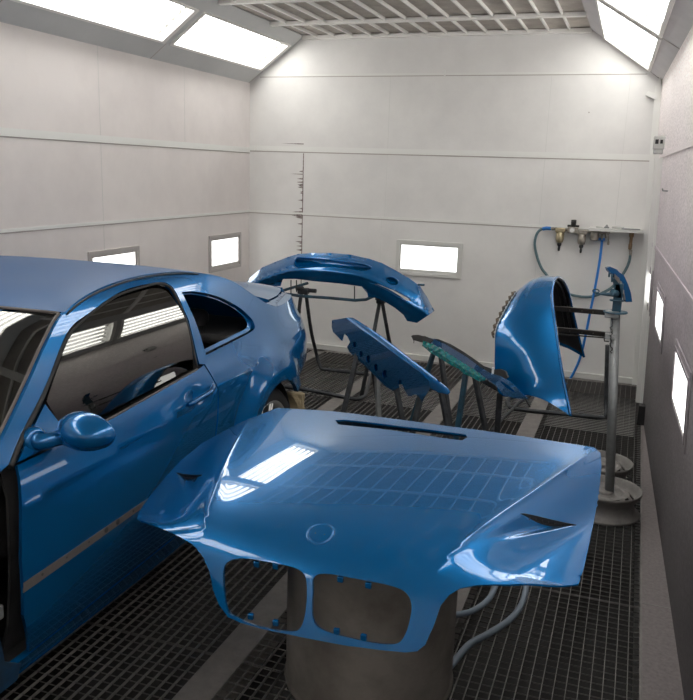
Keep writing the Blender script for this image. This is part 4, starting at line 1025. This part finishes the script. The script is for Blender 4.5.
# ---- masking paper hanging behind the rear wheel
mb = MB(); ro = random.Random(11)
cor = [(293, 389, 3.98), (304, 388, 4.06), (305, 400, 4.10), (303, 413, 4.06), (299, 416, 4.0), (293, 412, 3.98)]
C0 = P(299, 402, Y=4.06)
rings = []
for k in range(9):
    f_ = k / 8; z_ = .50 - .48 * f_; ww = .060 + .018 * math.sin(f_ * 3)
    rings.append([mb._v((-1.80 + (ww + ro.uniform(-.008, .008)) * math.cos(a), 4.20 + (ww * .7 + ro.uniform(-.008, .008)) * math.sin(a), z_)) for a in [j * math.pi / 6 for j in range(12)]])
for A1, B1 in zip(rings, rings[1:]):
    for j in range(12): mb._f([A1[j], A1[(j + 1) % 12], B1[(j + 1) % 12], B1[j]], False)
mb._f(rings[0][::-1]); mb._f(rings[-1])
tag(mb.build('masking_paper', M['paper']), 'crumpled brown masking paper bundle behind the rear wheel of the blue coupe', 'paper')
# ================================================================== AIR SUPPLY ON THE BACK WALL
YW = YB
def W(px, py, d=.06): return P(px, py, Y=YW - d)
fu = thing('air_filter_unit', 'air filter and regulator unit with two bowls on the back wall', 'air regulator', W(577, 232, 0))
mb = MB(); mb.tube([W(551, 228.5), W(606, 233.5)], .011, 8); mb.box(W(577, 230, .03), (.40, .03, .02)); 
for x in (553, 556): mb.lathe(W(x, 228.8), [(.016, -.008), (.016, .008)], (1, 0, 0), 6)
mb.build('manifold', M['zinc'], fu)
for px, nm in ((560.5, 'amber'), (582.5, 'zinc')):
    c = W(px, 230 + (px - 560) * .09)
    mb = MB(); mb.box(c, (.085, .07, .04), bev=.008); mb.lathe(c, [(.036, -.02), (.036, -.075), (.030, -.105), (.018, -.112)], (0, 0, 1), 16); b_ = mb.build('filter_bowl', M[nm], fu)
    mb = MB(); mb.lathe(c, [(.016, -.112), (.020, -.125), (.015, -.14), (.009, -.145), (.011, -.165), (.008, -.185)], (0, 0, 1), 12); mb.build('drain_valve', M['black'], b_)
c = W(573, 230); mb = MB(); mb.box(c, (.09, .07, .055), bev=.008); mb.build('regulator_body', M['zinc'], fu)
mb = MB(); mb.lathe(c, [(.024, .028), (.022, .055), (.024, .06), (.023, .088), (.012, .090)], (0, 0, 1), 14); 
mb.tube([c + Vector((-.05, 0, .035)), c + Vector((.05, 0, .035))], .010, 8); mb.build('regulator_knob', M['black'], fu)
mb = MB(); mb.lathe(c + Vector((-.005, -.036, 0)), [(.022, .012), (.024, .006), (.024, 0)], (0, -1, 0), 18); gg = mb.build('pressure_gauge', M['grey_plastic'], fu)
mb = MB(); mb.lathe(c + Vector((-.005, -.049, 0)), [(.018, 0), (.018, .001)], (0, -1, 0), 16); mb.build('dial', M['white_mark'], gg)
c = W(594.5, 237); mb = MB(); mb.box(c + Vector((0, 0, .01)), (.07, .07, .08), bev=.01); mb.lathe(c, [(.022, .045), (.024, .052)], (0, -1, 0), 12); mb.build('lubricator', M['zinc'], fu)
mb = MB(); mb.tube([W(600, 231), W(610, 233)], .010, 8); mb.tube([W(602, 231), W(602, 240)], .009, 8); mb.tube([W(608, 232), W(608.5, 245)], .007, 8); mb.tube([W(605, 231), W(606, 238)], .007, 8); mb.box(W(608.3, 243), (.02, .02, .03), bev=.003); mb.build('valve', M['zinc'], fu)
def wallhose(pts, r, name, label, m, d=.05, parts=()):
    w = [tuple(P(a, b, Y=YW - (c[0] if c else d))) for a, b, *c in pts]
    mb = MB(); mb.tube([Vector(q) for q in spline(w, 6)], r, 10); root = thing(name, label, 'hose', w[0]); mb.build('hose_tube', M[m], root); return root
h1 = wallhose([(549, 228.3), (543, 228.6), (538, 232), (535.3, 239), (535, 247), (537.5, 258), (541.5, 268), (546, 274), (553, 283), (562, 291), (571, 294.6), (582, 296.8), (592, 296.5), (602, 293), (611, 288), (619, 279.5), (625.5, 270), (629, 262), (630.4, 255)], .0125, 'air_hose', 'grey-green air hose looping from the filter unit to the brass coupling', 'hosegreen')
MB().tube([W(551, 228.4, .05), W(546, 228.2, .05), W(542.5, 229, .05)], .0165, 10).build('blue_sleeve', M['hoseblue'], h1)
MB().tube([W(630.4, 256.5, .05), W(630.8, 250, .05)], [.011, .015], 10).build('hose_fitting', M['zinc'], h1)
h2 = wallhose([(602, 240), (601.3, 248, .07), (599.5, 262, .085), (596.5, 280, .09), (593, 298, .09), (589, 318, .09), (585, 338, .09), (580, 358, .08), (574, 372, .08), (570, 379, .07), (566, 384, .10)], .0115, 'air_hose', 'bright blue air hose hanging from the filter unit down the back wall', 'hoseblue')
MB().box(W(601.6, 239.2, .05), (.058, .03, .022), bev=.004).build('tap_lever', M['hoseblue'], h2)
cp = thing('hose_coupling', 'worn brass hose coupling hanging under the wall shelf', 'coupling', W(631.5, 234, .05))
mb = MB(); mb.lathe(W(631, 240, .05), [(.010, -.085), (.016, -.075), (.017, -.04), (.013, -.03), (.014, .02), (.020, .03), (.021, .055), (.012, .065)], (0, 0, 1), 14); mb.build('coupling_body', M['brass'], cp)
MB().tube([W(631.6, 234, .05), W(631.6, 228.6, .05)], .009, 8).build('pipe_end', M['armdark'], cp)
sh = thing('wall_shelf', 'thin white shelf in the right corner of the back wall', 'shelf', W(625, 228, 0))
x0, x1, zz = -.385, XR(YB, 1.37) - .055, P(620, 229.5, Y=YW - .11).z
mb = MB().box2((x0, YB - .22, zz - .008), (x1, YB - .002, zz + .004)); mb.build('shelf_board', M['framew'], sh)
mb = MB(); mb.box2((x0, YB - .222, zz - .018), (x1, YB - .216, zz + .006)); mb.build('shelf_lip', M['framew'], sh)
def item(name, label, cat, mb, m): return tag(mb.build(name, M[m]), label, cat)
zt2 = zz + .004
item('cutting_blade', 'thin grey scraper lying on the right end of the wall shelf', 'scraper', MB().box2((-.12, YB - .16, zt2 + .001), (.03, YB - .13, zt2 + .012), .003), 'steel')
item('sanding_block', 'pale sanding block lying mid-shelf on the wall shelf', 'sanding block', MB().box2((-.20, YB - .12, zt2 + .001), (-.10, YB - .07, zt2 + .018), .004), 'grey_plastic')
mb = MB(); mb.lathe((-.245, YB - .10, zt2 + .001), [(.022, 0), (.024, .008), (.012, .016), (.008, .028), (.003, .030)], (0, 0, 1), 14); item('spray_cap', 'small dark cap standing on the wall shelf', 'cap', mb, 'steel')
mb = MB(); mb.tube([(-.33, YB - .12, zt2 + .008), (-.28, YB - .09, zt2 + .008)], [.007, .005], 8); item('brush', 'small pale brush at the left end of the wall shelf', 'brush', mb, 'grey_plastic')
# ---- sensor box by the right corner, hooks, white channel piece
c = P(659, 143, X=XR(6.75, 2.1) - .035)
sb = thing('wall_sensor', 'small grey wall box with two black windows by the right corner', 'sensor box', c)
mb = MB().box(c, (.07, .11, .085), bev=.008); mb.box(c + Vector((0, 0, -.055)), (.06, .10, .03), bev=.006); mb.build('sensor_case', M['grey_plastic'], sb)
mb = MB(); mb.box(c + Vector((-.014, -.056, .006)), (.020, .004, .028)); mb.box(c + Vector((.014, -.056, .006)), (.016, .004, .024)); mb.build('sensor_window', M['black'], sb)
wh = thing('wall_hook', 'small dark hook on the right wall below the grey sensor box', 'hook', P(667, 191, X=XR(5.6, 1.7) - .02))
mb = MB(); c = P(667, 191, X=XR(5.6, 1.7) - .01); mb.tube([c + Vector((.02, 0, 0)), c + Vector((-.025, 0, 0)), c + Vector((-.03, 0, .015))], .005, 6); mb.build('hook_pin', M['steel'], wh)
mb = MB(); a = P(654.5, 84, Y=7.30); pts = [P(646, 95, Y=7.40), P(655, 99, Y=7.40), P(659, 82, Y=7.36), P(663, 66, Y=7.1), P(660, 80, Y=7.42), P(652, 94, Y=7.42)]
mb.prism([P(645.5, 95, Y=7.40), P(648, 91, Y=7.40), P(655, 93, Y=7.40), P(659, 78, Y=7.40), P(662, 72, Y=7.40), P(659.5, 96, Y=7.40), P(656, 99.5, Y=7.40)], (0, .0585, 0))
tag(mb.build('cable_duct', M['trim']), 'bent white sheet-metal bracket in the top right corner', 'bracket')
mb = MB(); c = P(589, 112.5, Y=YB); mb.tube([c, c + Vector((0, -.02, 0))], .006, 6); tag(mb.build('wall_screw', M['seam']), 'lone screw stub high on the back wall', 'screw')
# ---- socket box and pipes by the right kerb
c = P(645, 413, Z=.09); so = thing('floor_socket', 'black box with pale pipes on the kerb of the right wall', 'junction box', (c.x, c.y, 0))
mb = MB().box2((c.x - .05, c.y - .04, .002), (c.x + .02, c.y + .05, .15), .006); mb.build('socket_box', M['black'], so)
mb = MB(); cc = Vector((c.x + .045, c.y - .02, 0))
mb.tube([cc + Vector((-.02, 0, .06)), cc + Vector((.02, -.04, .10)), cc + Vector((.03, -.06, .16))], .012, 8); mb.tube([cc + Vector((-.01, -.02, .03)), cc + Vector((.01, -.10, .03)), cc + Vector((.02, -.14, .08))], .012, 8); mb.build('pipe', M['kerb'], so)
# ================================================================== LIGHT AND RENDER LOOK
w = bpy.data.worlds.new('world'); scn.world = w; w.use_nodes = True
w.node_tree.nodes['Background'].inputs[0].default_value = (.5, .5, .5, 1); w.node_tree.nodes['Background'].inputs[1].default_value = .02
scn.view_settings.view_transform = 'Standard'; scn.view_settings.look = 'None'
scn.view_settings.gamma = 1; scn.view_settings.exposure = EXPO; scn.view_settings.use_curve_mapping = False
scn.cycles.max_bounces = 10; scn.cycles.diffuse_bounces = 5; scn.cycles.glossy_bounces = 5; scn.cycles.transparent_max_bounces = 10
scn.cycles.caustics_reflective = False; scn.cycles.caustics_refractive = False; scn.cycles.sample_clamp_indirect = 8
scn.cycles.use_denoising = True
